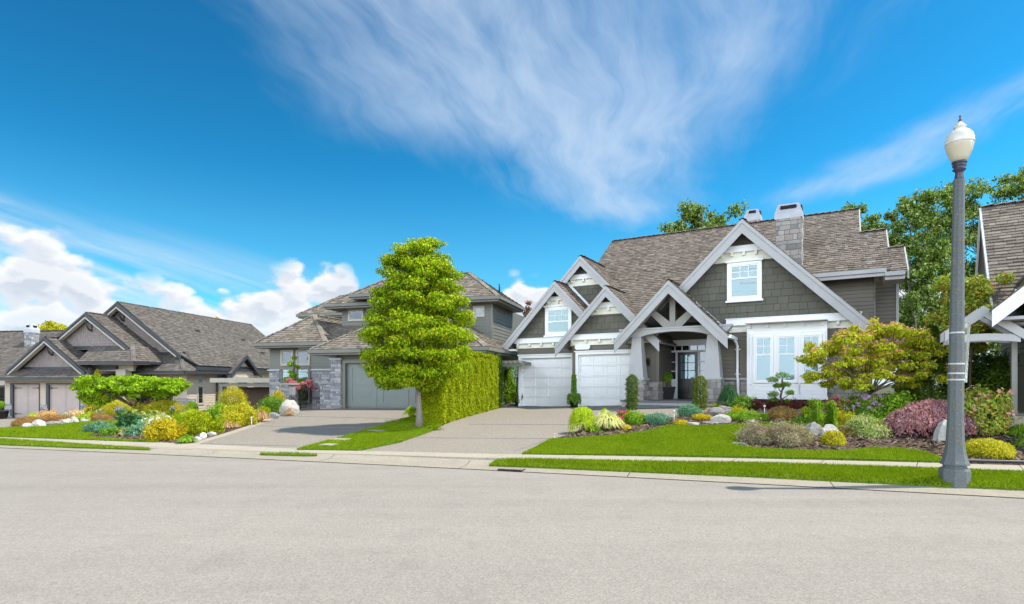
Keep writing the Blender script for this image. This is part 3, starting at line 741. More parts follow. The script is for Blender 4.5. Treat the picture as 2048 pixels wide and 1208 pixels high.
def garage_white(H, w, u0, u1, z0, z1, cols=4, rows=5):
    mb = MB().base(front(w)); mb.box(u0, u1, z0, z1, -.05, 0)
    cw, rh = (u1 - u0) / cols, (z1 - z0) / rows
    for j in range(rows):
        mb.box(u0, u1, z0 + j * rh + .014, z0 + (j + 1) * rh - .014, 0, .012)
        for i in range(cols):
            a, b = u0 + i * cw, z0 + j * rh; g = .055
            for q in ((a, a + cw, b + .014, b + g), (a, a + cw, b + rh - g, b + rh - .014), (a, a + g, b + g, b + rh - g), (a + cw - g, a + cw, b + g, b + rh - g)): mb.box(*q, .012, .048)
            mb.box(a + g + .05, a + cw - g - .05, b + g + .05, b + rh - g - .05, .012, .04)
    d = H.part(mb, 'garage_door', 'white')
    mb = MB().base(front(w)); c = .12
    for q in ((u0 - c, u0, z0 - .05, z1 + c), (u1, u1 + c, z0 - .05, z1 + c), (u0, u1, z1, z1 + c)): mb.box(*q, -.05, .20)
    mb.box(u0 - c - .04, u1 + c + .04, z1 + c, z1 + c + .05, -.05, .24)
    H.part(mb, 'door_frame', 'white', d)
    return d
# ------------------------------------------------------------------ the main house
H = House('house', 1036, 27.4, 30, .6, 'olive grey shingled house with white garage doors, gables and a columned porch')
SH = ['shake', 'barge']
# bodies behind the claddings
mb = MB()
mb.box(.0, 3.2, .14, 9.5, .2, 3.4); mb.box(3.2, 6.9, -.56, 9.5, .2, 3.4); mb.box(6.9, 9.1, 1.64, 9.5, .2, 5.3); mb.box(9.1, 14.2, -.26, 9.5, .2, 4.1); mb.box(3.0, 14.4, 2.04, 9.5, 3.4, 5.9)
H.part(mb, 'wall', 'siding')
# left garage
lap_wall(H, front(0), [(0, .17, 1.75, 3.35), (2.87, 3.14, 1.75, 3.35), (.17, 2.87, 2.9, 3.35)], 'siding')
stone_each(H, [(front(0), 0, .07, .3, 1.75), (front(0), 2.98, 3.14, .3, 1.75)], ['stone', 'mortar'], 'stone_base')
garage_white(H, .1, .20, 2.84, .6, 2.86)
GA = .26                                                     # plumb cover of the bargeboard
gable1 = (2.15, 6.26, 1.04)
shingle_wall(H, front(-.02), gable_poly(2.15, 6.1, 1.04, 3.7), ['shingle', 'siding'])
frieze(H, -.02, -.05, 3.1, 3.32, 3.55, 3.75)
window(H, front(-.05), 1.62, 2.70, 3.99, 5.06, .12, (3, 2), 4.5, 'curtain', head=.05)
mb = MB().base(front(-.02)); mb.prism([(1.42, 5.22), (2.88, 5.22), (2.66, 5.46), (1.64, 5.46)], 0, .05, 1); mb.prism([(1.64, 5.46), (2.66, 5.46), (2.48, 5.64), (1.82, 5.64)], 0, .14)
for u in (1.66, 2.15, 2.6): mb.box(u - .045, u + .045, 5.33, 5.46, .05, .15, 1)
H.part(mb, 'gable_trim', ['white', 'cream'])
gable_roof(H, 2.15, 6.28, -.65, 4.95, 1.04, -.42, 1.3, SH)
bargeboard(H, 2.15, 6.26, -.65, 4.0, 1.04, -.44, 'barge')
mb = MB(); mb.box(-.5, -.02, -.35, 0, 3.2, 3.3); H.part(mb, 'eave_return', 'cream')
# right garage
lap_wall(H, front(-.7), [(3.14, 3.41, 1.75, 3.35), (5.87, 6.9, 1.75, 3.35), (3.41, 5.87, 2.95, 3.35)], 'siding')
stone_each(H, [(front(-.7), 3.14, 3.31, .3, 1.75), (front(-.7), 5.99, 6.9, .3, 1.75)], ['stone', 'mortar'], 'stone_base')
garage_white(H, -.6, 3.44, 5.84, .6, 2.91)
shingle_wall(H, front(-.72), gable_poly(4.85, 5.56, 1.05, 3.7), ['shingle', 'siding'])
frieze(H, -.72, 3.08, 6.9, 3.32, 3.55, 3.75)
mb = MB().base(front(-.72)); mb.prism([(3.95, 4.6), (5.75, 4.6), (5.47, 4.88), (4.23, 4.88)], 0, .05, 1); mb.prism([(4.23, 4.88), (5.47, 4.88), (5.25, 5.1), (4.45, 5.1)], 0, .14)
for u in (4.3, 4.85, 5.4): mb.box(u - .045, u + .045, 4.74, 4.88, .05, .15, 1)
H.part(mb, 'gable_trim', ['white', 'cream'])
gable_roof(H, 4.85, 5.74, 2.52, 7.15, 1.05, -1.12, 3.2, SH)
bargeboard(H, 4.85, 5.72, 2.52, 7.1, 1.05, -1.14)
mb = MB().base(front(-.78)); mb.prism([(3.30, 3.2), (3.36, 3.13), (3.94, 3.13), (4.0, 3.2), (4.0, 3.3), (3.94, 3.37), (3.36, 3.37), (3.30, 3.3)], .0, .04)
H.part(mb, 'number_plaque', 'white')
lantern(H, front(-.7), 6.55, 2.55); lantern(H, front(-.0), 3.0, 2.5)
# upper gable over the garages
shingle_wall(H, front(.98), gable_poly(2.98, 7.3, 1.03, 3.9, 0.6, 5.9), ['shingle', 'siding'])
mb = MB().base(front(.98)); mb.prism([(2.0, 6.22), (3.96, 6.22), (3.66, 6.52), (2.3, 6.52)], 0, .05, 1); mb.prism([(2.3, 6.52), (3.66, 6.52), (3.44, 6.74), (2.52, 6.74)], 0, .14)
for u in (2.4, 2.98, 3.55): mb.box(u - .045, u + .045, 6.38, 6.52, .05, .15, 1)
H.part(mb, 'gable_trim', ['white', 'cream'])
gable_roof(H, 2.98, 7.53, 0.2, 6.9, 1.03, .58, 6.0, SH)
bargeboard(H, 2.98, 7.51, 0.6, 4.6, 1.03, .56)
mb = MB().base(front(.9)); mb.prism([(2.15 + .0, 6.36), (4.4, 4.02), (4.4, 4.16), (2.15, 6.50)], 0, .06); H.part(mb, 'flashing', 'white')
# main roof
def main_z(w): return 9.42 - .74 * (6 - w)
n = math.hypot(1, .74)
mb = MB(); bs = slope_basis((0, -.6, main_z(-.6)), (1, 0, 0), (0, 1, .74)); yy = lambda w: (w + .6) * n
roof_plane(mb, bs, [(2.5, yy(3.2)), (3.1, yy(3.2)), (5.85, 0), (6.7, 0), (7.7, yy(.75)), (7.7, yy(6)), (2.5, yy(6))], H.rng, .17)
roof_plane(mb, bs, [(7.7, yy(.75)), (10.2, yy(.9)), (12.3, yy(1.25)), (14.02, yy(1.25)), (14.02, yy(6)), (7.7, yy(6))], H.rng, .17)
roof_plane(mb, bs, [(14.02, yy(1.25)), (14.72, yy(1.25)), (14.92, yy(1.25)), (14.92, yy(3.95)), (14.02, yy(3.95))], H.rng, .17)
roof_plane(mb, bs, [(14.92, yy(1.0)), (15.42, yy(1.0)), (15.42, yy(2.55)), (14.92, yy(2.55))], H.rng, .17)
bs2 = slope_basis((0, 12.6, main_z(-.6)), (1, 0, 0), (0, -1, .74))
roof_plane(mb, bs2, [(2.5, 0), (14.02, 0), (14.02, yy(6)), (2.5, yy(6))], H.rng, .3)
roof_plane(mb, slope_basis((0, 3.95, main_z(3.95)), (1, 0, 0), (0, 1, -.74)), [(14.02, 0), (14.92, 0), (14.92, 3), (14.02, 3)], H.rng, .3)
ridge_cap(mb, (2.5, 6, 9.44), (14.02, 6, 9.44), H.rng); ridge_cap(mb, (14.02, 3.95, main_z(3.95) + .02), (14.92, 3.95, main_z(3.95) + .02), H.rng); ridge_cap(mb, (14.92, 2.55, main_z(2.55) + .02), (15.42, 2.55, main_z(2.55) + .02), H.rng)
H.part(mb, 'roof', SH)
mb = MB()                                                    # rake boards at the right hand steps
for u, wa, we in ((14.02, 6, 3.9), (14.92, 3.95, 1.25), (15.42, 2.55, 1.0)):
    mb.base(rside(u)); mb.prism([(wa, main_z(wa)), (we, main_z(we)), (we, main_z(we) - .3), (wa, main_z(wa) - .3)], .0, .05)
    mb.prism([(wa, main_z(wa)), (wa + (wa - we), main_z(we)), (wa + (wa - we), main_z(we) - .3), (wa, main_z(wa) - .3)], .0, .05)
H.part(mb, 'rake_board', 'barge')
mb = MB(); mb.base(rside(14.0)); mb.prism([(6, 9.2), (2.0, 6.3), (10, 6.3)], -.1, 0); mb.base(rside(14.88)); mb.prism([(3.95, 7.7), (2.0, 6.2), (5.9, 6.2)], -.1, 0); H.part(mb, 'gable_end', 'siding')
mb = MB(); mb.box(12.3, 14.8, 1.13, 1.27, main_z(1.25) - .17, main_z(1.25) - .02); mb.box(12.3, 14.75, 1.27, 2.0, main_z(1.25) - .2, main_z(1.25) - .12, 1); mb.box(12.3, 14.78, 1.2, 1.26, main_z(1.25) - .3, main_z(1.25) - .17)
mb.box(14.75, 15.35, .9, 1.02, main_z(1.0) - .17, main_z(1.0) - .02); mb.box(14.75, 15.35, 1.02, 2.3, main_z(1.0) - .3, main_z(1.0) - .17)
H.part(mb, 'gutter', ['barge', 'soffit'])
lap_wall(H, front(1.9), [(12.2, 14.42, 3.3, 5.72)], 'siding'); lap_wall(H, rside(14.42), [(1.9, 4.2, 3.3, 5.8)], 'siding')
lap_wall(H, front(2.9), [(14.5, 15.25, 2.5, 5.65)], 'siding'); lap_wall(H, rside(15.25), [(2.9, 5.5, 2.5, 5.65)], 'siding')
mb = MB(); mb.box(14.40, 14.52, 2.78, 2.9, 2.5, 5.6); mb.box(15.2, 15.29, 2.83, 2.93, 2.5, 5.6); H.part(mb, 'corner_board', 'barge')
# chimneys
def chimney(H, u0, u1, w0, w1, zb, zs, zt, stone='stone', row=.19):
    o = stone_block(H, [(front(w0), u0, u1, zb, zs), (rside(u1), w0, w1, zb, zs)], [stone, 'mortar'], 'chimney', row, (.14, .45))
    mb = MB(); mb.box(u0 + .03, u1 - .03, w0 + .03, w1, zb, zs); H.part(mb, 'chimney_core', 'mortar', o)
    mb = MB(); e = .05
    i = [mb.P(*p) for p in ((u0 - e, w0 - e, zs + .24), (u1 + e, w0 - e, zs + .24), (u1 + e, w1 + e, zs + .24), (u0 - e, w1 + e, zs + .24), (u0 + .07, w0 + .07, zt), (u1 - .07, w0 + .07, zt), (u1 - .07, w1 - .07, zt), (u0 + .07, w1 - .07, zt))]
    for q in ((0, 1, 5, 4), (1, 2, 6, 5), (2, 3, 7, 6), (3, 0, 4, 7), (4, 5, 6, 7), (3, 2, 1, 0)): mb.face([i[k] for k in q])
    mb.box(u0 - e, u1 + e, w0 - e, w1 + e, zs, zs + .238)
    k = (zt - zs - .24) * .38 + zs + .24; h = (zt - zs) * .22
    sl = .12 * (k - zs - .24) / (zt - zs - .24)
    mb.box(u0 + .16, u1 - .16, w0 - e + sl * .6 - .012, w0 + .2, k, k + h, 1); mb.box(u1 - .3, u1 + e - sl * .6 + .012, w0 + .16, w1 - .16, k, k + h, 1)
    H.part(mb, 'chimney_cap', ['metal_grey', 'dark'], o)
    return o
chimney(H, 11.08, 11.98, 1.5, 2.4, 5.6, 8.25, 8.86)
chimney(H, 9.22, 9.86, 6.6, 7.3, 8.4, 9.7, 10.28)
# big gable over the bay window
shingle_wall(H, front(-.4), gable_poly(10.15, 7.55, 1.0, 4.1, 7.2, 13.6), ['shingle', 'siding'])
lap_wall(H, front(-.4), [(9.1, 14.2, 1.87, 4.1)], 'siding')
lap_wall(H, rside(14.2), [(-.4, 6, .3, 4.1)], 'siding')
stone_each(H, [(front(-.4), 9.12, 10.36, .3, 1.8), (front(-.4), 12.9, 14.2, .3, 1.8)], ['stone', 'mortar'], 'stone_base', .2, (.2, .6))
mb = MB(); mb.box(9.05, 10.36, -.52, -.4, 1.80, 1.87); mb.box(12.9, 14.25, -.52, -.4, 1.80, 1.87); H.part(mb, 'stone_cap', 'barge')
frieze(H, -.4, 9.55, 13.95, 3.62, 3.87, 4.11, step=.6)
window(H, front(-.42), 9.66, 10.66, 4.95, 6.18, .12, (3, 2), 5.68, 'blind', 'white', 'glass', head=.06)
mb = MB().base(front(-.4)); mb.prism([(8.8, 6.33), (11.5, 6.33), (11.1, 6.68), (9.2, 6.68)], 0, .05, 1); mb.prism([(9.2, 6.68), (11.1, 6.68), (10.86, 6.92), (9.44, 6.92)], 0, .14)
for u in (9.3, 9.72, 10.15, 10.58, 11.0): mb.box(u - .045, u + .045, 6.54, 6.68, .05, .15, 1)
H.part(mb, 'gable_trim', ['white', 'cream'])
gable_roof(H, 10.15, 7.82, 7.0, 14.46, 1.0, -.9, 4.0, SH)
bargeboard(H, 10.15, 7.80, 7.55, 14.46, 1.0, -.92, hv=.5)
# bay window
mb = MB().base(front(-.8)); mb.box(10.30, 12.94, 1.08, 3.86, -.4, 0)
mb.box(10.26, 12.98, 1.08, 1.2, 0, .03); mb.box(10.30, 12.94, 3.5, 3.53, 0, .02)
bx = [(10.58, 11.18), (11.34, 11.98), (12.14, 12.74)]
for a, b in bx:
    for q in ((a - .1, b + .1, 1.26, 1.30), (a - .1, b + .1, 1.56, 1.60), (a - .1, a - .06, 1.30, 1.56), (b + .06, b + .1, 1.30, 1.56)): mb.box(*q, .0, .02)
    mb.box(a, b, 1.36, 1.50, 0, .014)
for a in (10.44, 11.26, 12.06, 12.84): mb.box(a - .035, a + .035, 1.62, 3.5, 0, .05)
u = 10.4
while u < 12.9: mb.box(u - .045, u + .045, 3.72, 3.86, 0, .1); u += .6
H.part(mb, 'bay', 'white')
for a, b in bx: window(H, front(-.8), a + .03, b - .03, 1.74, 3.36, .07, (2, 2), 2.72, 'blind', 'white', 'glass', False)
mb = MB(); mb.box(10.28, 12.96, -1.25, -.42, 3.87, 3.9); H.part(mb, 'bay_soffit', 'white')
# porch: floor, steps, columns, beam, truss, ceiling
mb = MB(); mb.box(5.75, 9.75, -1.95, 1.5, .93, 1.0); mb.box(5.8, 9.7, -1.9, 1.45, .3, .93, 1); mb.box(6.35, 8.75, -2.35, -1.95, .78, .82); mb.box(6.38, 8.72, -2.32, -1.9, .4, .78, 1)
H.part(mb, 'porch_floor', ['deck', 'barge'])
lap_wall(H, front(1.5), [(6.9, 9.1, 1.0, 5.0)], 'siding'); lap_wall(H, rside(6.9), [(-.7, 1.5, 1.75, 3.75)], 'siding')
stone_block(H, [(rside(6.9), -.7, 1.5, .9, 1.75)], ['stone', 'mortar'], 'stone_base')
mb = MB(); mb.box(6.86, 6.98, -.78, -.66, 1.75, 3.5); mb.box(9.02, 9.14, -.48, -.36, 1.87, 3.6); H.part(mb, 'corner_board', 'siding')
mb = MB(); mb.box(9.1, 9.24, -.4, 1.5, .9, 5.2); H.part(mb, 'wall', 'siding')
for u0, u1 in ((5.98, 6.62), (8.88, 9.52)):
    cm = (u0 + u1) / 2
    o = stone_block(H, [(front(-1.72), u0, u1, .9, 1.80), (rside(u1), -1.72, -1.08, .9, 1.80)], ['stone', 'mortar'], 'column_base', .2, (.2, .45))
    mb = MB(); mb.box(u0 + .02, u1 - .02, -1.7, -1.08, .9, 1.8); mb.box(u0 - .04, u1 + .05, -1.78, -1.04, 1.80, 1.87, 1); H.part(mb, 'cap_stone', ['mortar', 'barge'], o)
    mb = MB()
    i = [mb.P(*p) for p in [(cm + sx * h_, -1.4 + sy * h_, z) for z, h_ in ((1.87, .31), (3.52, .175)) for sx, sy in ((-1, -1), (1, -1), (1, 1), (-1, 1))]]
    for q in ((0, 1, 5, 4), (1, 2, 6, 5), (2, 3, 7, 6), (3, 0, 4, 7), (4, 5, 6, 7), (3, 2, 1, 0)): mb.face([i[k] for k in q])
    H.part(mb, 'column', 'barge')
mb = MB().base(front(-1.62))
pl = [(5.62, 3.5), (6.48, 3.5)] + [(6.48 + 2.54 * k / 12, 3.5 + .16 * math.sin(math.pi * k / 12) ** .8) for k in range(1, 12)] + [(9.02, 3.5), (9.86, 3.5), (9.86, 3.79), (5.62, 3.79)]
for k in range(13):
    a, b = 6.48 + 2.54 * k / 13, 6.48 + 2.54 * (k + 1) / 13
    za, zb = 3.5 + .17 * math.sin(math.pi * k / 13) ** .7, 3.5 + .17 * math.sin(math.pi * (k + 1) / 13) ** .7 if k < 12 else 3.5
    mb.prism([(a, za), (b, zb), (b, 3.78), (a, 3.78)], -.36, .0)
mb.prism([(5.85, 3.5), (6.48, 3.5), (6.48, 3.78), (5.6, 3.78)], -.36, 0); mb.prism([(9.02, 3.5), (9.65, 3.5), (9.9, 3.78), (9.02, 3.78)], -.36, 0)
mb.box(5.6, 9.9, 3.78, 3.84, -.36, .03)
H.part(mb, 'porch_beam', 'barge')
mb = MB().base(front(-1.5)); mb.box(7.59, 7.81, 3.84, 5.3, -.16, 0)
for sx in (-1, 1): mb.prism([(7.7 + sx * .11, 3.84), (7.7 + sx * .11, 4.06), (7.7 + sx * .92, 4.72), (7.7 + sx * 1.06, 4.58), (7.7 + sx * .34, 3.84)], -.15, -.01)
vee(mb, 7.7, 5.52, 5.75, 9.65, 1.02, -1.5, .34, .14); H.part(mb, 'porch_truss', 'timber')
gable_roof(H, 7.7, 5.57, 5.55, 9.85, 1.02, -2.02, 1.6, SH)
bargeboard(H, 7.7, 5.55, 5.55, 9.82, 1.02, -2.04, hv=.46)
mb = MB()
for sgn in (-1, 1):
    for k in range(15):
        d0 = .02 + k * .14
        mb.base(((7.7, 0, 0), (sgn, 0, -1.02), (0, 1, 0), (0, 0, -1))); mb.box(d0, d0 + .132, -1.95, 1.45, .155, .17)
mb.base(IDB); H.part(mb, 'porch_ceiling', 'soffit')
mb = MB().base(front(1.45)); mb.prism(gable_poly(7.7, 5.3, 1.02, 3.6), 0, .06); H.part(mb, 'porch_gable_wall', 'siding')
mb = MB(); mb.box(9.78, 9.93, -2.0, -.45, 3.30, 3.42); H.part(mb, 'gutter', 'white')
mb = MB().tube([(9.88, -.9, 3.3), (9.9, -.6, 3.2), (9.92, -.52, 3.1), (9.92, -.52, 1.95), (9.95, -.58, 1.75), (9.97, -.62, .7)], .05, 8)
for z in (2.0, 2.95): mb.box(9.82, 10.02, -.5, -.4, z, z + .03)
H.part(mb, 'downspout', 'white')
mb = MB().base(front(-.48)); mb.prism([(8.05, 5.08), (9.62, 3.52), (9.62, 3.68), (8.05, 5.24)], 0, .05); H.part(mb, 'flashing', 'white')
# front door set
fb = front(1.46)
mb = MB().base(fb)
for q in ((6.6, 6.74, 1.0, 3.42), (8.34, 8.48, 1.0, 3.42), (6.74, 8.34, 3.3, 3.42), (6.74, 8.34, 3.02, 3.1), (7.10, 7.18, 1.0, 3.02), (8.04, 8.12, 1.0, 3.02), (6.74, 7.10, 1.0, 1.86), (8.12, 8.34, 1.0, 1.86)): mb.box(*q, 0, .08)
mb.box(6.54, 8.54, 3.42, 3.50, 0, .12); mb.box(6.5, 8.58, 3.50, 3.55, 0, .17); mb.box(6.82, 7.04, 1.15, 1.75, .08, .1)
for a in (7.06, 7.37, 7.69, 8.01): mb.box(a - .018, a + .018, 3.1, 3.3, 0, .07)
for b in (2.2, 2.6): mb.box(6.74, 7.10, b - .018, b + .018, .0, .07); mb.box(8.12, 8.34, b - .018, b + .018, .0, .07)
df = H.part(mb, 'door_surround', 'white')
mb = MB().base(fb); mb.box(6.74, 8.34, 3.1, 3.3, .02, .03); mb.box(6.74, 7.10, 1.86, 3.02, .02, .03); mb.box(8.12, 8.34, 1.86, 3.02, .02, .03); H.part(mb, 'sidelight', 'glass_dark', df)
mb = MB().base(fb); mb.box(6.7, 8.4, 1.0, 3.35, .0, .01); H.part(mb, 'hall', 'dark', df)
mb = MB().base(fb)
for q in ((7.18, 7.31, 1.02, 3.02), (7.91, 8.04, 1.02, 3.02), (7.31, 7.91, 2.9, 3.02), (7.31, 7.91, 1.7, 1.88), (7.31, 7.91, 1.02, 1.2), (7.58, 7.64, 1.2, 1.7)): mb.box(*q, .015, .055)
for q in ((7.31, 7.58, 1.2, 1.7), (7.64, 7.91, 1.2, 1.7)): mb.box(*q, .015, .03); mb.box(q[0] + .07, q[1] - .07, 1.27, 1.63, .03, .042)
for j in (1, 2): y = 1.88 + 1.02 * j / 3; mb.box(7.31, 7.91, y - .016, y + .016, .015, .052)
mb.box(7.594, 7.626, 1.88, 2.9, .015, .0525)
fd = H.part(mb, 'front_door', 'door_black')
mb = MB().base(fb); mb.box(7.31, 7.91, 1.88, 2.9, .028, .034); H.part(mb, 'door_pane', 'glass', fd)
mb = MB().base(fb)
for k in range(14): mb.box(7.32 + k * .0425, 7.345 + k * .0425, 1.88, 2.9, .014 + .002 * (k % 2), .02)
H.part(mb, 'door_curtain', 'blind', fd)
mb = MB().base(fb); mb.box(7.93, 7.97, 1.95, 2.15, .055, .07); mb.tube([(7.95, 2.12, .07), (7.95, 2.12, .11), (7.95, 2.0, .11), (7.95, 2.0, .07)], .011, 6); H.part(mb, 'door_handle', 'steel', fd)
# ------------------------------------------------------------------ the middle house
Q = House('house', 540, 30.5, 16, .5, 'grey green house with hipped shake roofs behind the round leafy street tree')
MS = ['shake_mid', 'mid_trim']
mb = MB(); mb.box(.1, 4.1, .14, 6, .1, 3.6); mb.box(5.2, 11.3, -1.86, 6, .1, 3.2); mb.box(4.1, 5.2, 3.14, 6, .1, 3.7); mb.box(3.45, 11.9, 1.64, 8, 3.0, 5.7); mb.box(7, 12.0, 1.14, 5.4, 3, 5.7); H2 = Q.part(mb, 'wall', 'mid_siding')
lap_wall(Q, front(0), [(0, 4.1, 1.95, 3.55)], 'mid_siding')
lap_wall(Q, rside(4.1), [(0, 3.0, 2.1, 3.6)], 'mid_siding'); lap_wall(Q, front(3.0), [(4.1, 5.2, 2.1, 3.6)], 'mid_siding')
stone_each(Q, [(front(-.02), 0, .62, .2, 2.35), (front(-.02), 2.62, 4.1, .2, 2.35), (rside(4.1), 0, 3.0, .2, 2.1), (front(2.98), 4.1, 5.2, .2, 2.1)], ['stone_blue', 'mortar'], 'stone_base', .12, (.15, .5), .025)
mb = MB(); mb.box(-.06, .68, -.14, 0, 2.35, 2.42); mb.box(2.58, 4.16, -.14, 0, 2.35, 2.42); Q.part(mb, 'stone_cap', 'metal_grey')
hip_roof(Q, -.42, 3.85, -.7, 6.5, 3.78, .77, MS)
window(Q, front(0), .78, 1.42, 2.68, 3.36, .07, (1, 1), None, 'curtain', 'left_frame', 'glass_dark', False); window(Q, front(0), 1.72, 2.42, 2.68, 3.36, .07, (1, 1), None, 'dark', 'left_frame', 'glass_dark', False)
window(Q, front(0), .78, 1.42, .75, 2.45, .07, (1, 1), None, 'curtain', 'mid_trim', 'glass', False, None, .35); window(Q, front(0), 1.72, 2.42, .75, 2.45, .07, (1, 1), None, 'curtain', 'mid_trim', 'glass', False, None, .5)
stone_block(Q, [(front(-2.12), 5.1, 5.62, .2, 2.78), (rside(5.62), -2.12, -1.9, .2, 2.78)], ['stone_blue', 'mortar'], 'stone_pier', .11, (.15, .45), .025)
mb = MB(); mb.box(5.12, 5.6, -2.1, -1.8, .2, 2.78); mb.box(5.04, 5.68, -2.2, -1.8, 2.78, 2.86, 1); Q.part(mb, 'pier_cap', ['mortar', 'metal_grey'])
mb = MB().base(front(-2.0)); mb.box(5.62, 11.3, 2.66, 3.2, -.1, 0); mb.box(5.62, 5.8, .3, 2.66, -.1, .05, 1); mb.box(10.66, 11.3, .3, 2.66, -.1, .05, 1); mb.box(5.62, 11.3, 2.62, 2.8, -.05, .06, 1); Q.part(mb, 'wall', ['mid_siding', 'mid_trim'])
mb = MB().base(front(-1.86)); mb.box(5.8, 10.66, .55, 2.64, -.06, 0)
for k in range(4): mb.box(5.8, 10.66, .55 + k * .52 + .005, .55 + (k + 1) * .52 - .005, 0, .006)
for k in range(3):
    a = 5.8 + k * 1.62
    for q in ((a + .05, a + .28, .6, 2.6), (a + 1.34, a + 1.57, .6, 2.6)): mb.box(*q, .006, .024)
    mb.box(a + .28, a + 1.34, 2.4, 2.6, .006, .024); mb.box(a + .28, a + 1.34, .6, .82, .006, .024)
Q.part(mb, 'garage_door', 'mid_door')
mb = MB().base(front(-1.94)); mb.box(5.7, 5.76, 1.75, 1.9, 0, .03); Q.part(mb, 'door_keypad', 'white')
mb = MB()                                                    # garage roof: front slope and hip, right slope, entry roof
s_ = .62
hip_roof(Q, 4.35, 13.0, -2.72, 5.2, 3.24, s_, MS)
roof_plane(mb, slope_basis((0, -.6, 3.5), (1, 0, 0), (0, 1, .6)), [(2.2, 0), (7.5, 0), (7.5, 2.7), (2.2, 2.7)], Q.rng)
Q.part(mb, 'roof', MS)
mb = MB(); mb.tube([(2.66, .9, 4.62), (3.84, -.3, 3.72)], .05, 6); Q.part(mb, 'valley_flashing', 'metal_grey')
lap_wall(Q, front(1.5), [(3.4, 7.6, 3.4, 5.72)], 'mid_siding'); lap_wall(Q, front(1.0), [(7.6, 12.05, 3.4, 5.72)], 'mid_siding'); lap_wall(Q, rside(12.05), [(1.0, 4.5, 3.2, 5.8)], 'mid_siding', 'wall', .17, .026)
mb = MB(); mb.box(12.0, 12.1, .94, 1.04, 3.4, 5.7); Q.part(mb, 'corner_board', 'mid_trim')
for a in (3.85, 4.95): window(Q, front(1.5), a, a + .8, 5.08, 5.6, .06, (1, 1), None, 'blind', 'left_frame', 'glass_sky', False)
window(Q, front(1.0), 11.15, 11.62, 5.0, 5.42, .06, (1, 1), None, 'dark', 'left_frame', 'glass_dark', False)
hip_roof(Q, 2.75, 11.3, .8, 8.4, 5.9, .65, MS)
hip_roof(Q, 6.0, 12.6, .3, 4.9, 5.86, .7, MS)
hip_roof(Q, -1.9, 4.4, 4.9, 8.6, 6.0, .72, MS)
hip_roof(Q, 4.7, 7.2, .2, 3.5, 6.25, .7, MS)
mb = MB().tube([(11.9, 2.7, 6.4), (11.9, 2.7, 6.85)], .04, 6); Q.part(mb, 'vent_pipe', 'metal_black')
mb = MB()                                                    # small lean-to beam beside the hedge
for k in range(7): mb.box(12.7 + k * .22, 12.82 + k * .22, -1.6, 1.5, 2.55, 2.67)
mb.box(12.6, 14.3, -1.5, -1.36, 2.42, 2.55); mb.box(13.1, 13.22, -1.5, -1.38, .3, 2.42); Q.part(mb, 'pergola', 'mid_trim')
# ------------------------------------------------------------------ the left house
G = House('house', 40, 38, 9, -.55, 'beige house with dark trim, three stepped front gables and a long shake roof')
LS = ['shake_left', 'left_trim']; LSH = ['left_shingle', 'left_siding']
mb = MB(); mb.box(-1.1, 5.7, .14, 9, -1, 2.5); mb.box(7.9, 10.16, 2.64, 16.4, -1, 2.6); mb.box(-14, -1.1, 2, 10, -1, 2.3); mb.box(.8, 7.9, 2.4, 14, -1, 3.4); G.part(mb, 'wall', 'left_siding')
lap_wall(G, front(0), [(-1.15, -.52, -.8, 2.1), (1.55, 2.2, -.8, 2.1), (4.6, 5.75, -.8, 2.1), (-.52, 1.55, 1.62, 2.1), (2.2, 4.6, 1.62, 2.1)], 'left_siding', 'wall', .16)
stone_each(G, [(front(-.03), -1.15, -.58, -.9, .35), (front(-.03), 1.62, 2.14, -.9, .35), (front(-.03), 4.64, 5.75, -.9, .35)], ['stone_blue', 'mortar'], 'stone_base', .14, (.18, .45), .025)
for a, b in ((-.5, 1.5), (2.25, 4.55)):
    mb = MB().base(front(.08)); mb.box(a, b, -.62, 1.66, -.05, 0)
    for k in range(4): mb.box(a, b, -.6 + k * .56, -.6 + k * .56 + .55, 0, .008)
    m_ = (a + b) / 2
    for q in ((a, a + .1), (b - .1, b), (m_ - .11, m_ - .012), (m_ + .012, m_ + .11)): mb.box(q[0], q[1], -.6, 1.64, .008, .025)
    d = G.part(mb, 'garage_door', 'left_door')
    mb = MB().base(front(.08))
    for x0, sg in ((a + .06, 1), (b - .06, -1)):
        for z in (-.3, 1.4): mb.box(min(x0, x0 + sg * .5), max(x0, x0 + sg * .5), z - .02, z + .02, .03, .045); mb.box(min(x0, x0 + sg * .1), max(x0, x0 + sg * .1), z - .05, z + .05, .03, .05)
    G.part(mb, 'strap_hinge', 'metal_black', d)
    mb = MB().base(front(0)); mb.box(a - .22, a, -.8, 1.72, -.1, .05); mb.box(b, b + .06, -.8, 1.72, -.1, .05); mb.box(a, b, 1.64, 1.72, -.1, .05); G.part(mb, 'door_frame', 'left_trim', d)
def pent(H, u0, u1, w0, w1, z0, z1, mats, hipR=True, hipL=False):
    mb = MB(); L = math.hypot(w1 - w0, z1 - z0); k = w1 - w0
    roof_plane(mb, slope_basis((u0, w0, z0), (1, 0, 0), (0, w1 - w0, z1 - z0)), [(0, 0), (u1 - u0, 0), (u1 - u0 - (k if hipR else 0), L), (k if hipL else 0, L)], H.rng)
    if hipR:
        roof_plane(mb, slope_basis((u1, w0, z0), (0, 1, 0), (-k, 0, z1 - z0)), [(0, 0), (4.5, 0), (4.5, L), (k, L)], H.rng); ridge_cap(mb, (u1, w0, z0), (u1 - k, w1, z1), H.rng)
    o = H.part(mb, 'roof', mats)
    g = MB(); g.box(u0, u1 + .05, w0 - .12, w0, z0 - .16, z0 - .0); g.box(u0, u1, w0, w1 + .3, z0 - .2, z0 - .13, 1)
    if hipR: g.box(u1, u1 + .1, w0, w0 + 4.5, z0 - .16, z0 - .0)
    H.part(g, 'eaves', [mats[1], 'left_frame'])
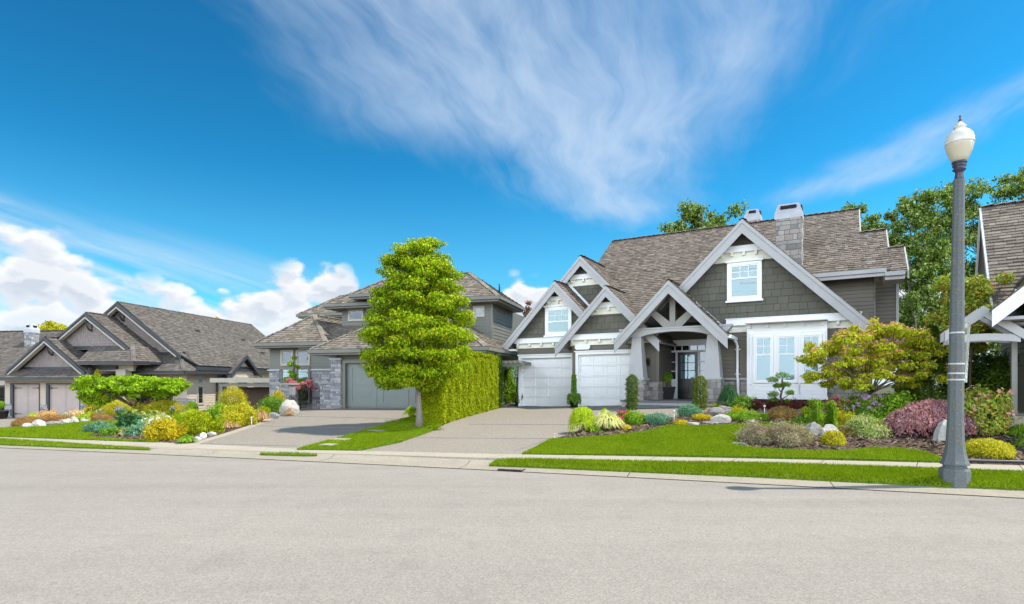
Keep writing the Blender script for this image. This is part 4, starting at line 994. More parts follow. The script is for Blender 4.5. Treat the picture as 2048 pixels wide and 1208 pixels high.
def bracket(H, u, w, z):
    mb = MB().base(rside(u)); mb.box(w, w + .08, z - .75, z, -.05, .05); mb.box(w - .5, w, z - .1, z, -.05, .05)
    for k in range(5):
        t0, t1 = k / 5, (k + 1) / 5
        p = lambda t: (w - .42 * math.sin(t * 1.5), z - .72 + .66 * (1 - math.cos(t * 1.5)))
        (a0, b0), (a1, b1) = p(t0), p(t1); mb.prism([(a0, b0), (a1, b1), (a1, b1 + .09), (a0, b0 + .09)], -.04, .04)
    H.part(mb, 'gable_bracket', 'left_trim')
pent(G, -1.9, 6.05, -.85, .05, 2.08, 2.68, LS)
shingle_wall(G, front(.05), gable_poly(2.5, 4.5, .76, 2.6), LSH, 'gable_wall', .19, (.12, .26))
gable_roof(G, 2.5, 4.72, -.35, 5.55, .76, -.5, 6, LS); bargeboard(G, 2.5, 4.70, -.35, 5.5, .76, -.52, 'left_trim', .3); bracket(G, 2.5, .0, 4.25)
mb = MB(); mb.base(front(-.3)); vee(mb, 2.5, 4.42, -.3, 5.3, .76, -.3, .1, .3); G.part(mb, 'soffit', 'left_frame')
mb = MB().base(front(.02)); mb.box(.1, 4.95, 2.6, 2.78, 0, .06); G.part(mb, 'trim_board', 'left_trim')
pent(G, 4.95, 9.0, -.55, .5, 3.1, 4.12, LS)
shingle_wall(G, front(.75), gable_poly(4.7, 6.1, .725, 3.95), LSH, 'gable_wall', .19, (.12, .26))
gable_roof(G, 4.7, 6.34, .6, 7.95, .725, .3, 9, LS); bargeboard(G, 4.7, 6.32, 1.0, 7.9, .725, .28, 'left_trim', .3); bracket(G, 4.7, .7, 5.86)
mb = MB(); vee(mb, 4.7, 6.04, 1.4, 7.7, .725, .5, .1, .3); G.part(mb, 'soffit', 'left_frame')
mb = MB().base(front(.73)); mb.box(2.3, 7.6, 4.0, 4.18, 0, .06); G.part(mb, 'trim_board', 'left_trim')
pent(G, 7.4, 11.1, 1.2, 2.6, 2.52, 3.75, LS)
shingle_wall(G, front(2.5), gable_poly(5.5, 7.0, .70, 3.6), LSH, 'gable_wall', .19, (.12, .26))
mb = MB(); s3, n3 = .78, math.hypot(1, .78)
for sg, ue in ((1, -1.5), (-1, 11.1)):
    run = abs(5.5 - ue); bs = slope_basis((ue, 1.9, 7.23 - s3 * run + (.0 if sg > 0 else .06)), (0, 1, 0), (sg, 0, s3))
    pl = [(0, 0), (15, 0), (15, run * n3), (0, run * n3)] if sg > 0 else [(.75, 0), (15, 0), (15, run * n3 - .1), (0, run * n3 - .1), (0, 1.3)]
    roof_plane(mb, bs, pl, G.rng, .2)
ridge_cap(mb, (5.5, 1.9, 7.25), (5.5, 16.9, 7.25), G.rng); G.part(mb, 'roof', LS)
bargeboard(G, 5.5, 7.21, 2.5, 10.35, .745, 1.88, 'left_trim', .32); bracket(G, 5.5, 2.45, 6.7)
mb = MB(); vee(mb, 5.5, 6.9, 3, 10.0, .745, 2.1, .1, .3); G.part(mb, 'soffit', 'left_frame')
mb = MB().base(front(2.48)); mb.box(6.2, 10.2, 3.68, 3.84, 0, .06); G.part(mb, 'trim_board', 'left_trim')
mb = MB(); mb.box(11.08, 11.2, 2.3, 16.9, 2.68, 2.84); mb.box(10.3, 11.08, 2.3, 16.9, 2.62, 2.68, 1); G.part(mb, 'eaves', ['left_trim', 'left_frame'])
for u, w, z in ((7.5, 7, 0), (7.9, 12.0, 0), (9.3, 12.6, 0)):
    mb = MB(); zz = 7.23 - .78 * (u - 5.5); mb.box(u - .18, u + .18, w - .18, w + .18, zz - .1, zz + .12); G.part(mb, 'roof_vent', 'left_trim')
# long right wall, entry, windows
lap_wall(G, rside(10.3), [(2.6, 16.5, -.9, 2.62)], 'left_siding', 'wall', .17); lap_wall(G, front(2.5), [(7.8, 10.3, -.9, 2.5)], 'left_siding', 'wall', .17)
stone_each(G, [(front(2.48), 9.5, 10.3, -.9, .7), (rside(10.32), 2.5, 3.3, -.9, .7)], ['stone_blue', 'mortar'], 'stone_base', .15, (.2, .5), .025)
window(G, front(2.5), 7.9, 9.3, -.4, 2.0, .1, (2, 1), None, 'dark', 'left_frame', 'glass_dark', False)
window(G, rside(10.3), 3.5, 4.0, 1.75, 2.25, .07, (1, 1), None, 'dark', 'left_frame', 'glass_dark', False); window(G, rside(10.3), 3.5, 4.0, .3, 1.5, .07, (1, 1), None, 'dark', 'left_frame', 'glass_dark', False)
for a in (6.2, 7.1, 8.0): window(G, rside(10.3), a, a + .45, 1.85, 2.25, .07, (1, 1), None, 'dark', 'left_frame', 'glass_dark', False)
mb = MB().tube([(10.9, 6.2, 2.6), (10.5, 5.6, 2.1), (10.42, 5.4, 1.9), (10.42, 5.4, -.6)], .07, 6); G.part(mb, 'downspout', 'left_trim')
mb = MB().base(front(.5)); mb.box(3.3, 8.0, 2.5, 3.1, -.2, 0); mb.box(4.4, 6.9, 2.62, 2.82, 0, .2, 1); mb.box(6.9, 7.6, -.9, 2.6, -.3, .2, 0); G.part(mb, 'entry_beam', ['left_frame', 'left_trim'])
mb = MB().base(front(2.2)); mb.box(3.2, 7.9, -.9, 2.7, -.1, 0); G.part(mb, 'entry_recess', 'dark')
# little side gable facing the sun
mb = MB(); zr, wa, ze = 3.86, 7.4, 2.42
for sg in (-1, 1):
    bs = slope_basis((8.3, wa + sg * 1.85, ze), (1, 0, 0), (0, -sg * 1.85, zr - ze)); L = math.hypot(1.85, zr - ze)
    roof_plane(mb, bs, [(0, 0), (3.1, 0), (3.1, L), (0, L)], G.rng)
G.part(mb, 'roof', LS)
mb = MB().base(rside(11.4))
for sg in (-1, 1): mb.prism([(wa, zr), (wa + sg * 1.9, ze - .04), (wa + sg * 1.9, ze - .3), (wa, zr - .26)], 0, .06)
G.part(mb, 'bargeboard', 'left_trim')
lap_wall(G, rside(11.0), [[(wa - 1.5, -.9), (wa + 1.5, -.9), (wa + 1.5, 2.45), (wa, 3.6), (wa - 1.5, 2.45)]], 'left_siding', 'gable_wall', .17)
window(G, rside(11.02), wa - .6, wa + .6, 1.55, 2.1, .07, (2, 1), None, 'dark', 'left_frame', 'glass_dark', False)
# left wing roof and its chimney
mb = MB(); Lw = math.hypot(5, 3.55); roof_plane(mb, slope_basis((-15, 1.0, 2.25), (1, 0, 0), (0, 5, 3.55)), [(0, 0), (16.5, 0), (16.5, Lw), (0, Lw)], G.rng, .2); roof_plane(mb, slope_basis((-15, 11.0, 2.25), (1, 0, 0), (0, -5, 3.55)), [(0, 0), (16.5, 0), (16.5, Lw), (0, Lw)], G.rng, .3)
ridge_cap(mb, (-15, 6, 5.82), (1.5, 6, 5.82), G.rng); G.part(mb, 'roof', LS)
chimney(G, -4.4, -3.85, 4.1, 4.7, 3.6, 5.5, 6.15, 'stone_blue')
mb = MB().base(front(1.2)); mb.box(-4.5, -1.15, -1, 2.2, -.2, 0); G.part(mb, 'wall', 'left_siding')
window(G, front(1.2), -3.2, -1.5, -.2, 1.5, .08, (3, 2), None, 'dark', 'left_trim', 'glass_dark', False)
# ------------------------------------------------------------------ the right house, at the edge of the photograph
W = House('house', 2064, 13, 36, 1.0, 'house corner with pale stone wall, white bargeboard and steep shake roof')
show_ = W
mb = MB(); mb.box(.1, 5, .1, 7, .6, 4.4); W.part(mb, 'wall', 'siding')
stone_block(W, [(front(0), 0, 3.5, .6, 3.55), (((0, 0, 0), (0, 1, 0), (0, 0, 1), (-1, 0, 0)), 0, .7, .6, 3.55)], ['rock', 'mortar'], 'stone_wall', .13, (.14, .4), .03)
lap_wall(W, ((0, 0, 0), (0, 1, 0), (0, 0, 1), (-1, 0, 0)), [(.7, 7, .6, 4.3)], 'siding', 'wall', .14, .025)
gable_roof(W, 2.6, 6.35, -.75, 6, .92, -.75, 3.2, SH, .16)
bargeboard(W, 2.6, 6.33, -.75, 6, .92, -.77, 'white', .34)
mb = MB().base(front(-.1)); mb.box(-.3, 4.5, 3.55, 3.78, -.1, .05); W.part(mb, 'frieze', 'white')
mb = MB(); mb.box(-.6, .0, -.65, 2.2, 3.05, 3.12); W.part(mb, 'soffit', 'barge')
mb = MB().tube([(-.68, .0, 3.06), (-.1, -.05, 2.98), (-.06, -.08, 2.9), (-.06, -.08, 1.05)], .05, 8); W.part(mb, 'downspout', 'barge')
mb = MB(); zt = 7.2
roof_plane(mb, slope_basis((0, 1.9, 3.7), (1, 0, 0), (0, 4.1, zt - 3.7)), [(-.55, 0), (9, 0), (9, math.hypot(4.1, zt - 3.7)), (-.55, math.hypot(4.1, zt - 3.7))], W.rng, .17, (.16, .36))
roof_plane(mb, slope_basis((0, 10.1, 3.7), (1, 0, 0), (0, -4.1, zt - 3.7)), [(-.55, 0), (9, 0), (9, math.hypot(4.1, zt - 3.7)), (-.55, math.hypot(4.1, zt - 3.7))], W.rng, .3)
ridge_cap(mb, (-.55, 6, zt + .02), (9, 6, zt + .02), W.rng); W.part(mb, 'roof', ['shake', 'barge'])
mb = MB().base(((-.55, 0, 0), (0, 1, 0), (0, 0, 1), (-1, 0, 0)))
mb.prism([(6, zt), (1.9, 3.7), (1.9, 3.4), (6, zt - .3)], 0, .05); mb.prism([(6, zt), (10.1, 3.7), (10.1, 3.4), (6, zt - .3)], 0, .05); W.part(mb, 'rake_board', 'white')
mb = MB().base(((-.2, 0, 0), (0, 1, 0), (0, 0, 1), (-1, 0, 0))); mb.prism([(6, zt - .2), (2.1, 3.7), (9.9, 3.7)], -.1, 0); W.part(mb, 'gable_wall', 'siding')
lantern(W, ((0, 0, 0), (0, 1, 0), (0, 0, 1), (-1, 0, 0)), 2.2, 2.3)
mb = MB(); mb.box(-.7, 0, .3, 2.5, .7, .95); mb.box(-.7, 3.0, -.5, .3, .6, .9); W.part(mb, 'porch_floor', 'concrete')
# white entry arch in front of it
ax, ay = (1967 - CX) / F * 13.2, 13.2
arch = thing('garden_arch', (ax, ay, 1.0), 'white painted gabled entry arch beside the stone house wall', 'arch', None, -R(28))
mb = MB()
for w0 in (0.0, .55):
    mb.base(front(w0)); 
    for sg in (-1, 1): mb.prism([(0, 2.42), (sg * .72, 1.84), (sg * .72, 1.62), (0, 2.17)], -.07, .03)
    for k in range(10):
        a, b = -.66 + 1.32 * k / 10, -.66 + 1.32 * (k + 1) / 10; f = lambda x: 1.5 + .12 * math.cos(x * 1.5)
        mb.prism([(a, f(a)), (b, f(b)), (b, f(b) + .16), (a, f(a) + .16)], -.05, .0)
mb.base(IDB); mb.build('arch_frame', 'barge', arch)
for x in (.66,):
    for w0 in (.5,): mb = MB(); mb.box(x - .05, x + .05, w0 - .05, w0 + .05, -.3, 1.62); mb.build('arch_post', 'timber', arch)

# ------------------------------------------------------------------ foliage
def unit(v): return v / np.maximum(np.linalg.norm(v, axis=1, keepdims=True), 1e-9)
def rand_dirs(r, n): return unit(r.normal(size=(n, 3)))
def leaf_quads(r, P, Nrm, size, asp=.5, droop=.25, rnd=.75, up=.35):
    """one rhombic leaf per point; its face looks roughly along Nrm"""
    n = len(P)
    nn = unit(Nrm * 1.0 + np.array([0, 0, up]) + r.normal(size=(n, 3)) * rnd)
    d = np.cross(nn, r.normal(size=(n, 3))); d[:, 2] -= droop; d = unit(d); s = unit(np.cross(nn, d))
    L = (size * r.uniform(.6, 1.25, n))[:, None]; Wd = L * asp * .5
    k = nn * L * .1
    return np.stack([P, P + d * L * .5 + s * Wd - k, P + d * L, P + d * L * .5 - s * Wd - k], 1).reshape(-1, 3)
def blob(r, n, R3, lumps=9, amp=.28, lo=-.35, thick=.35):
    """points on the lumpy shell of an ellipsoid of half-axes R3, cut off at lo (fraction of height)"""
    d = rand_dirs(r, int(n * 1.7)); d = d[d[:, 2] > lo][:n]
    c = rand_dirs(r, lumps); c[:, 2] = np.abs(c[:, 2]) * .9
    f = 1 - amp + amp * 1.5 * np.exp(-((1 - d @ c.T) * 9)).max(1)
    f *= 1 - thick * r.random(len(d)) ** 1.8
    if amp > .15: f *= 1 + .3 * r.random(len(d)) ** 7 + .09 * np.sin(d[:, 0] * 4.1 + lumps) * np.sin(d[:, 1] * 3.3 + d[:, 2] * 4.7)
    return d * np.array(R3) * f[:, None], d
def mesh_leaves(name, V, mats, mi=None, parent=None):
    return np_mesh(name, V, np.arange(len(V)).reshape(-1, 4), mats, mi, parent)
def stems_mb(mb, r, n, spread, h, rad, mi=0, base=.04):
    for k in range(n):
        a = r.uniform(0, 6.28); q = r.uniform(.3, 1) * spread
        p0 = (math.cos(a) * base, math.sin(a) * base, -.05); p2 = (math.cos(a) * q, math.sin(a) * q, h * r.uniform(.75, 1)); p1 = (p2[0] * .35, p2[1] * .35, h * .5)
        mb.tube([p0, p1, p2], [rad, rad * .75, rad * .4], 5, mi)
def join_np(name, mb, mats_mb, V, mats, mi, loc):
    """foliage quads plus the stems of mb as one object"""
    nv = len(mb.v)
    me = bpy.data.meshes.new(name)
    verts = np.concatenate([np.array(mb.v, np.float32).reshape(-1, 3), V.astype(np.float32)])
    fs = [np.array(f) for f in mb.f]
    ls = np.array([len(f) for f in fs] + [4] * (len(V) // 4), np.int32)
    li = np.concatenate(([np.concatenate(fs)] if fs else []) + [np.arange(len(V)) + nv]).astype(np.int32)
    me.vertices.add(len(verts)); me.vertices.foreach_set('co', verts.ravel())
    me.loops.add(len(li)); me.loops.foreach_set('vertex_index', li)
    me.polygons.add(len(ls)); me.polygons.foreach_set('loop_start', np.concatenate([[0], np.cumsum(ls)[:-1]]).astype(np.int32))
    allm = list(mats_mb) + list(mats)
    for q in allm: me.materials.append(q)
    me.polygons.foreach_set('material_index', np.concatenate([np.array(mb.m, np.int32), np.asarray(mi, np.int32) + len(mats_mb)]).astype(np.int32))
    me.update(calc_edges=True)
    o = bpy.data.objects.new(name, me); COL.objects.link(o); o.location = loc
    return o
SEED = [100]
def spot(px, py, wpx, deep=.3):
    """base point of a plant whose front foot is seen at (px, py)"""
    X, Y, Z = ground(px, py); d = Y + wpx * Y / F * deep
    X = (px - CX) / F * d
    return X, d, float(T(X, d)), d / F
def at_depth(px, d):
    X = (px - CX) / F * d
    return X, d, float(T(X, d)), d / F
def shrub(name, px, py, wpx, hpx, leaf, label, cat='shrub', flowers=None, size=.05, asp=.5, cover=2.5, lo=-.3, amp=.36, lumps=13, group=None, rnd=.75, thick=.35, flat=1.0, deep=.42, nmax=9000, flower_top=True, fsize=1.2, upn=.35, stems=True, pos=None):
    SEED[0] += 1; r = np.random.default_rng(SEED[0])
    X, Y, Z, m = spot(px, py, wpx, deep) if pos is None else at_depth(px, pos)
    w, h = wpx * m / 2, hpx * m
    cz = h * (.5 if lo < 0 else .0); rz = h - cz
    rz = h / (1 - lo) if lo > -1 else h / 2; cz = -lo * rz
    A = 4 * math.pi * ((w * w + 2 * w * rz) / 3) * .75
    n = int(min(nmax, cover * A / (size * size * asp * .5)))
    P, N = blob(r, n, (w * .95, w * .95 * flat, rz), lumps, amp, lo, thick); P = P + np.array([0, 0, cz])
    V = leaf_quads(r, P, N, size, asp, .2, rnd, upn); mi = np.zeros(len(P), int); mats = [LM[leaf]]
    if flowers:
        fcol, nf = flowers
        top = N[:, 2] > (.1 if flower_top else -.3)
        ctr = P[top][r.integers(0, max(1, top.sum()), nf)]
        cn = unit(ctr - np.array([0, 0, cz]))
        k = 6; FP = np.repeat(ctr + cn * size * .6, k, 0) + r.normal(size=(nf * k, 3)) * size * .35
        FV = leaf_quads(r, FP, np.repeat(cn, k, 0), size * fsize, .8, .0, .6, .2)
        V = np.concatenate([V, FV]); mi = np.concatenate([mi, np.ones(len(FP), int)]); mats.append(LM['f_' + fcol])
    if amp > .15 and len(P) > 60:
        ns_, kk = 22, 9; b0 = P[r.integers(0, len(P), ns_)]; dr = unit(unit(b0 - np.array([0, 0, cz * .6])) + np.array([0, 0, .5]) + r.normal(size=(ns_, 3)) * .35)
        tt = np.linspace(0, 1, kk)[None, :, None] * (r.uniform(.16, .42, (ns_, 1, 1)) * min(w, h) + size); SP = (b0[:, None] + dr[:, None] * tt).reshape(-1, 3) + r.normal(size=(ns_ * kk, 3)) * size * .15
        SP = SP[SP[:, 2] > 0]
        V = np.concatenate([V, leaf_quads(r, SP, rand_dirs(r, len(SP)), size, asp, .2, .8, .3)]); mi = np.concatenate([mi, np.zeros(len(SP), int)])
    mb = MB()
    if stems: stems_mb(mb, random.Random(SEED[0]), 5, w * .55, h * .7, max(.008, w * .03))
    o = join_np(name, mb, [M['bark_brown']], V, mats, mi, (X, Y, Z))
    return tag(o, label, cat, group)
def tuft(name, px, py, wpx, hpx, leaf, label, n=900, group=None, cat='grass tuft', width=.012, lean=1.0, deep=.4, flowers=None, erect=.0):
    """arching blades from one crown"""
    SEED[0] += 1; r = np.random.default_rng(SEED[0]); X, Y, Z, m = spot(px, py, wpx, deep)
    w, h = wpx * m / 2, hpx * m
    a = r.uniform(0, 6.283, n); q = r.random(n) ** .75 * (1 - erect); L = r.uniform(.65, 1.1, n) * (1 - .38 * q)
    ca, sa = np.cos(a), np.sin(a); b = .12 * w
    pts = []
    for t in (0, .4, .75, 1.0):
        rad = b * q + (w * q * t ** 1.5) * lean; z = h * L * (np.sin(t * (1.4 + 1.45 * q * (1 - erect))))
        pts.append(np.stack([ca * rad, sa * rad, z - (.03 if t == 0 else 0)], 1))
    s = np.stack([-sa, ca, np.zeros(n)], 1) * width * r.uniform(.6, 1.3, n)[:, None]
    quads = []
    for i, (k0, k1) in enumerate(((1, .9), (.9, .6), (.6, .12))):
        quads.append(np.stack([pts[i] - s * k0, pts[i] + s * k0, pts[i + 1] + s * k1, pts[i + 1] - s * k1], 1))
    V = np.concatenate(quads).reshape(-1, 3)
    mi = np.zeros(len(V) // 4, int); mats = [LM[leaf]]
    if flowers:
        fcol, nf = flowers; k = r.integers(0, n, nf); FP = np.repeat(pts[2][k] + np.array([0, 0, h * .18]), 7, 0) + r.normal(size=(nf * 7, 3)) * .022
        V = np.concatenate([V, leaf_quads(r, FP, rand_dirs(r, len(FP)), .055, .7)]); mi = np.concatenate([mi, np.ones(len(FP), int)]); mats.append(LM['f_' + fcol])
    o = np_mesh(name, V, np.arange(len(V)).reshape(-1, 4), mats, mi); o.location = (X, Y, Z)
    return tag(o, label, cat, group)
def cone(name, px, py, wpx, hpx, leaf, label, cat='conifer', size=.06, asp=.4, power=.75, cover=2.6, group=None, round_=False, deep=.4, nmax=16000, rough=.18, pos=None, col=0):
    """cone or column; with col > 0 the sides stay upright up to that fraction"""
    SEED[0] += 1; r = np.random.default_rng(SEED[0])
    if pos: X, Y, Z = pos; m = Y / F
    else: X, Y, Z, m = spot(px, py, wpx, deep)
    w, h = wpx * m / 2, hpx * m
    n = int(min(nmax, cover * math.pi * w * h * 1.3 / (size * size * asp * .5)))
    z = r.random(n) ** (1.0 if col else 1.25); a = r.uniform(0, 6.283, n)
    prof = np.where(z < col, 1.0, np.clip(1 - (z - col) / (1 - col + 1e-6), 0, 1) ** power) * np.minimum(1, .75 + z * 3)
    rad = w * prof * (1 + rough * np.sin(a * 3 + z * 17 + r.random() * 6) * np.sin(a * 5 - z * 23)) * (1 - .35 * r.random(n) ** 2)
    P = np.stack([np.cos(a) * rad, np.sin(a) * rad, z * h * (1 + 0 * a)], 1); N = unit(np.stack([np.cos(a), np.sin(a), np.full(n, .35)], 1))
    V = leaf_quads(r, P, N, size, asp, -.35 if col else .1, .7, .3)
    mb = MB().tube([(0, 0, -.1), (0, 0, h * .5), (0, 0, h * .93)], [w * .12, w * .09, .01], 6)
    o = join_np(name, mb, [M['bark_brown']], V, [LM[leaf]], np.zeros(n, int), (X, Y, Z))
    return tag(o, label, cat, group)
def strands(name, px, py, wpx, hpx, leaf, label, cat='shrub', n=260, deep=.4):
    """weeping shrub: leaves threaded along hanging strands"""
    SEED[0] += 1; r = np.random.default_rng(SEED[0]); X, Y, Z, m = spot(px, py, wpx, deep)
    w, h = wpx * m / 2, hpx * m; k = 26
    a = r.uniform(0, 6.283, n); q = r.uniform(.25, 1, n); t = np.linspace(0, 1, k)
    rad = w * (.45 * q[:, None] + .55 * q[:, None] * t ** .6); drop = h * (1 - .06 * q[:, None] - (t ** 1.6) * (.45 + .55 * r.random((n, 1))) * q[:, None] ** .5)
    P = np.stack([np.cos(a)[:, None] * rad, np.sin(a)[:, None] * rad, np.maximum(drop, .02)], -1).reshape(-1, 3) + r.normal(size=(n * k, 3)) * .012
    N = unit(np.stack([np.repeat(np.cos(a), k), np.repeat(np.sin(a), k), np.full(n * k, .4)], 1))
    V = leaf_quads(r, P, N, .055, .4, 1.2, .5, .2)
    mb = MB().tube([(0, 0, -.1), (.03, 0, h * .5), (0, .02, h * .9)], [.04, .035, .02], 6)
    return tag(join_np(name, mb, [M['bark_brown']], V, [LM[leaf]], np.zeros(len(P), int), (X, Y, Z)), label, cat)
def tree(name, X, Y, Z, clusters, leaf, label, cat='tree', trunk=None, n=12000, size=.1, asp=.5, bark='bark_brown', trad=.08, flowers=None, group=None, flat=.5, seed=1, limbs=True, rnd=.8, droop=.3, start=None, upn=.4, lump=.2, thick=.55, limb_every=1, min_start=.2):
    """clusters: rows (x, y, z, radius) about the foot of the trunk; limbs run from the trunk to each"""
    r = np.random.default_rng(seed); rr = random.Random(seed)
    root = thing(name, (X, Y, Z), label, cat, group)
    C = np.array(clusters, float); top = C[:, 2].max()
    mb = MB(); tr = trunk or [(0, 0, -.2), (0, 0, top * .3), (0, 0, top * .85)]
    k = len(tr); mb.tube(tr, [trad * (1.35 if i == 0 else 1 - .8 * i / (k - 1)) for i in range(k)], 9)
    if limbs:
        tz = np.array([p[2] for p in tr]); tx = np.array([p[0] for p in tr]); ty = np.array([p[1] for p in tr])
        for c in C[::limb_every]:
            z0 = max(tz[0] + min_start, min(tz[-1], (c[2] - np.hypot(c[0], c[1]) * .75))) if start is None else start * rr.uniform(.85, 1.1)
            b = Vector((float(np.interp(z0, tz, tx)), float(np.interp(z0, tz, ty)), z0)); e = Vector(c[:3])
            mid = b.lerp(e, .5) + Vector((rr.uniform(-.1, .1), rr.uniform(-.1, .1), .06)) * (e - b).length * .7
            rad = max(.012, trad * .42 * (1 - z0 / (top * 1.3))); mb.tube([b, mid, e], [rad, rad * .65, rad * .25], 5)
    mb.build('trunk', bark, root)
    wt = C[:, 3] ** 2; cnt = np.maximum(30, (n * wt / wt.sum()).astype(int)); VV = []; MI = []; mats = [LM[leaf]]
    for c, q in zip(C, cnt):
        P, N = blob(r, q, (c[3], c[3], c[3] * flat), 7, lump, -1, thick); P = P + c[:3]
        VV.append(leaf_quads(r, P, N, size, asp, droop, rnd, upn)); MI.append(np.zeros(len(P), int))
        if flowers:
            fcol, dens = flowers; nf = max(1, int(dens * c[3] ** 2)); up_ = np.where(N[:, 2] > .15)[0]; ctr = P[up_[r.integers(0, len(up_), nf)]]
            FP = np.repeat(ctr, 4, 0) + np.array([0, 0, size * .5]) + r.normal(size=(nf * 4, 3)) * size * .22
            VV.append(leaf_quads(r, FP, np.tile((0, 0, 1.), (nf * 4, 1)), size * 1.1, .75, 0, .3, .8)); MI.append(np.ones(nf * 4, int))
    if flowers: mats.append(LM['f_' + flowers[0]])
    mesh_leaves('crown', np.concatenate(VV), mats, np.concatenate(MI), root)
    return root
def rock(name, px, py, wpx, hpx, mat, label, deep=.3, seed=None, cat='rock', group=None, dd=.8):
    SEED[0] += 1; r = random.Random(seed or SEED[0]); X, Y, Z, m = spot(px, py, wpx, deep)
    w, h = wpx * m / 2, hpx * m
    bm = bmesh.new(); bmesh.ops.create_icosphere(bm, subdivisions=4, radius=1)
    pl = []
    for _ in range(13):
        v = Vector((r.gauss(0, 1), r.gauss(0, 1), r.gauss(.1, .8))).normalized(); pl.append((v, r.uniform(.62, .9)))
    from mathutils import noise as mn
    for v in bm.verts:
        for nn, d_ in pl:
            k = v.co.dot(nn) - d_
            if k > 0: v.co -= nn * k * .93
        v.co += v.co.normalized() * (mn.noise(v.co * 2.3 + Vector((X, Y, 0))) * .12 + mn.noise(v.co * 7 + Vector((X, Y, 0))) * .05 + mn.noise(v.co * 16 + Vector((X, Y, 0))) * .02)
    for v in bm.verts: v.co = Vector((v.co.x * w * 1.1, v.co.y * w * dd, (v.co.z * .72 + .42) * h))
    me = bpy.data.meshes.new(name); bm.to_mesh(me); bm.free(); me.materials.append(M[mat])
    o = bpy.data.objects.new(name, me); COL.objects.link(o); o.location = (X, Y, Z); o.rotation_euler = (0, 0, 0)
    return tag(o, label, cat, group)

# ------------------------------------------------------------------ the street tree between the driveways
rg = np.random.default_rng(5)
tx, ty, tz = ground(838, 856); m_ = ty / F
prof = [(478, 858, 16), (494, 848, 40), (510, 834, 66), (528, 836, 74), (546, 842, 84), (564, 838, 88), (584, 840, 96), (606, 838, 102), (628, 840, 112), (650, 838, 118), (670, 838, 120), (690, 836, 118), (710, 830, 108), (728, 828, 100), (744, 826, 88), (758, 822, 70)]
cl = []
for i, (y, cx_, hw) in enumerate(prof):
    zc = (856 - y) * m_; rw = hw * m_; cxx = (cx_ - 838) * m_
    if hw > 50: cl += [(cxx + rg.uniform(-.5, .5) * rw, rg.uniform(-.45, .1) * rw, zc + rg.uniform(-.1, .1), .42) for _ in range(2)]
    k = max(2, int(hw / 7))
    for j in range(k):
        a = 2 * math.pi * (j + rg.random() * .5) / k + i * .7; q = rw * (rg.uniform(.72, .92) if j % 3 else rg.uniform(.2, .6))
        rad = min(rw * .6, rg.uniform(.3, .46)) if hw > 20 else .16
        q = max(0, min(q, rw - rad * .8))
        cl.append((cxx + math.cos(a) * q, math.sin(a) * q, zc + rg.uniform(-.2, .2) - q * .10, rad))
tree('street_tree', tx, ty, tz, cl, 'maple', 'dense round leafy tree with pale trunk between the two driveways', 'tree', [(0, 0, -.1), (.01, 0, .5), (-.02, .01, 1.0), (-.02, 0, 1.7), (.02, 0, 3.2), (.1, 0, 5.4)], 104000, .088, .5, 'bark_grey', .105, flat=.46, limb_every=3, min_start=1.75, seed=7, droop=.45, upn=.55, rnd=.7)
rr = random.Random(4)
mb = MB()
for k in range(30):
    a = rr.uniform(0, 6.28); q = rr.uniform(.1, .38); mb.base(((math.cos(a) * q, math.sin(a) * q, .0), (math.cos(a * 3), math.sin(a * 3), .1), (-math.sin(a * 3), math.cos(a * 3), .1), (0, 0, 1))); mb.box(-.05, .05, -.02, .02, -.02, .02)
mb.base(IDB).lathe([(.02, .03), (.3, .03), (.46, -.03)], 14)
o = mb.build('tree_mulch_ring', 'mulch'); o.location = (tx, ty, tz + .03); tag(o, kind='structure')
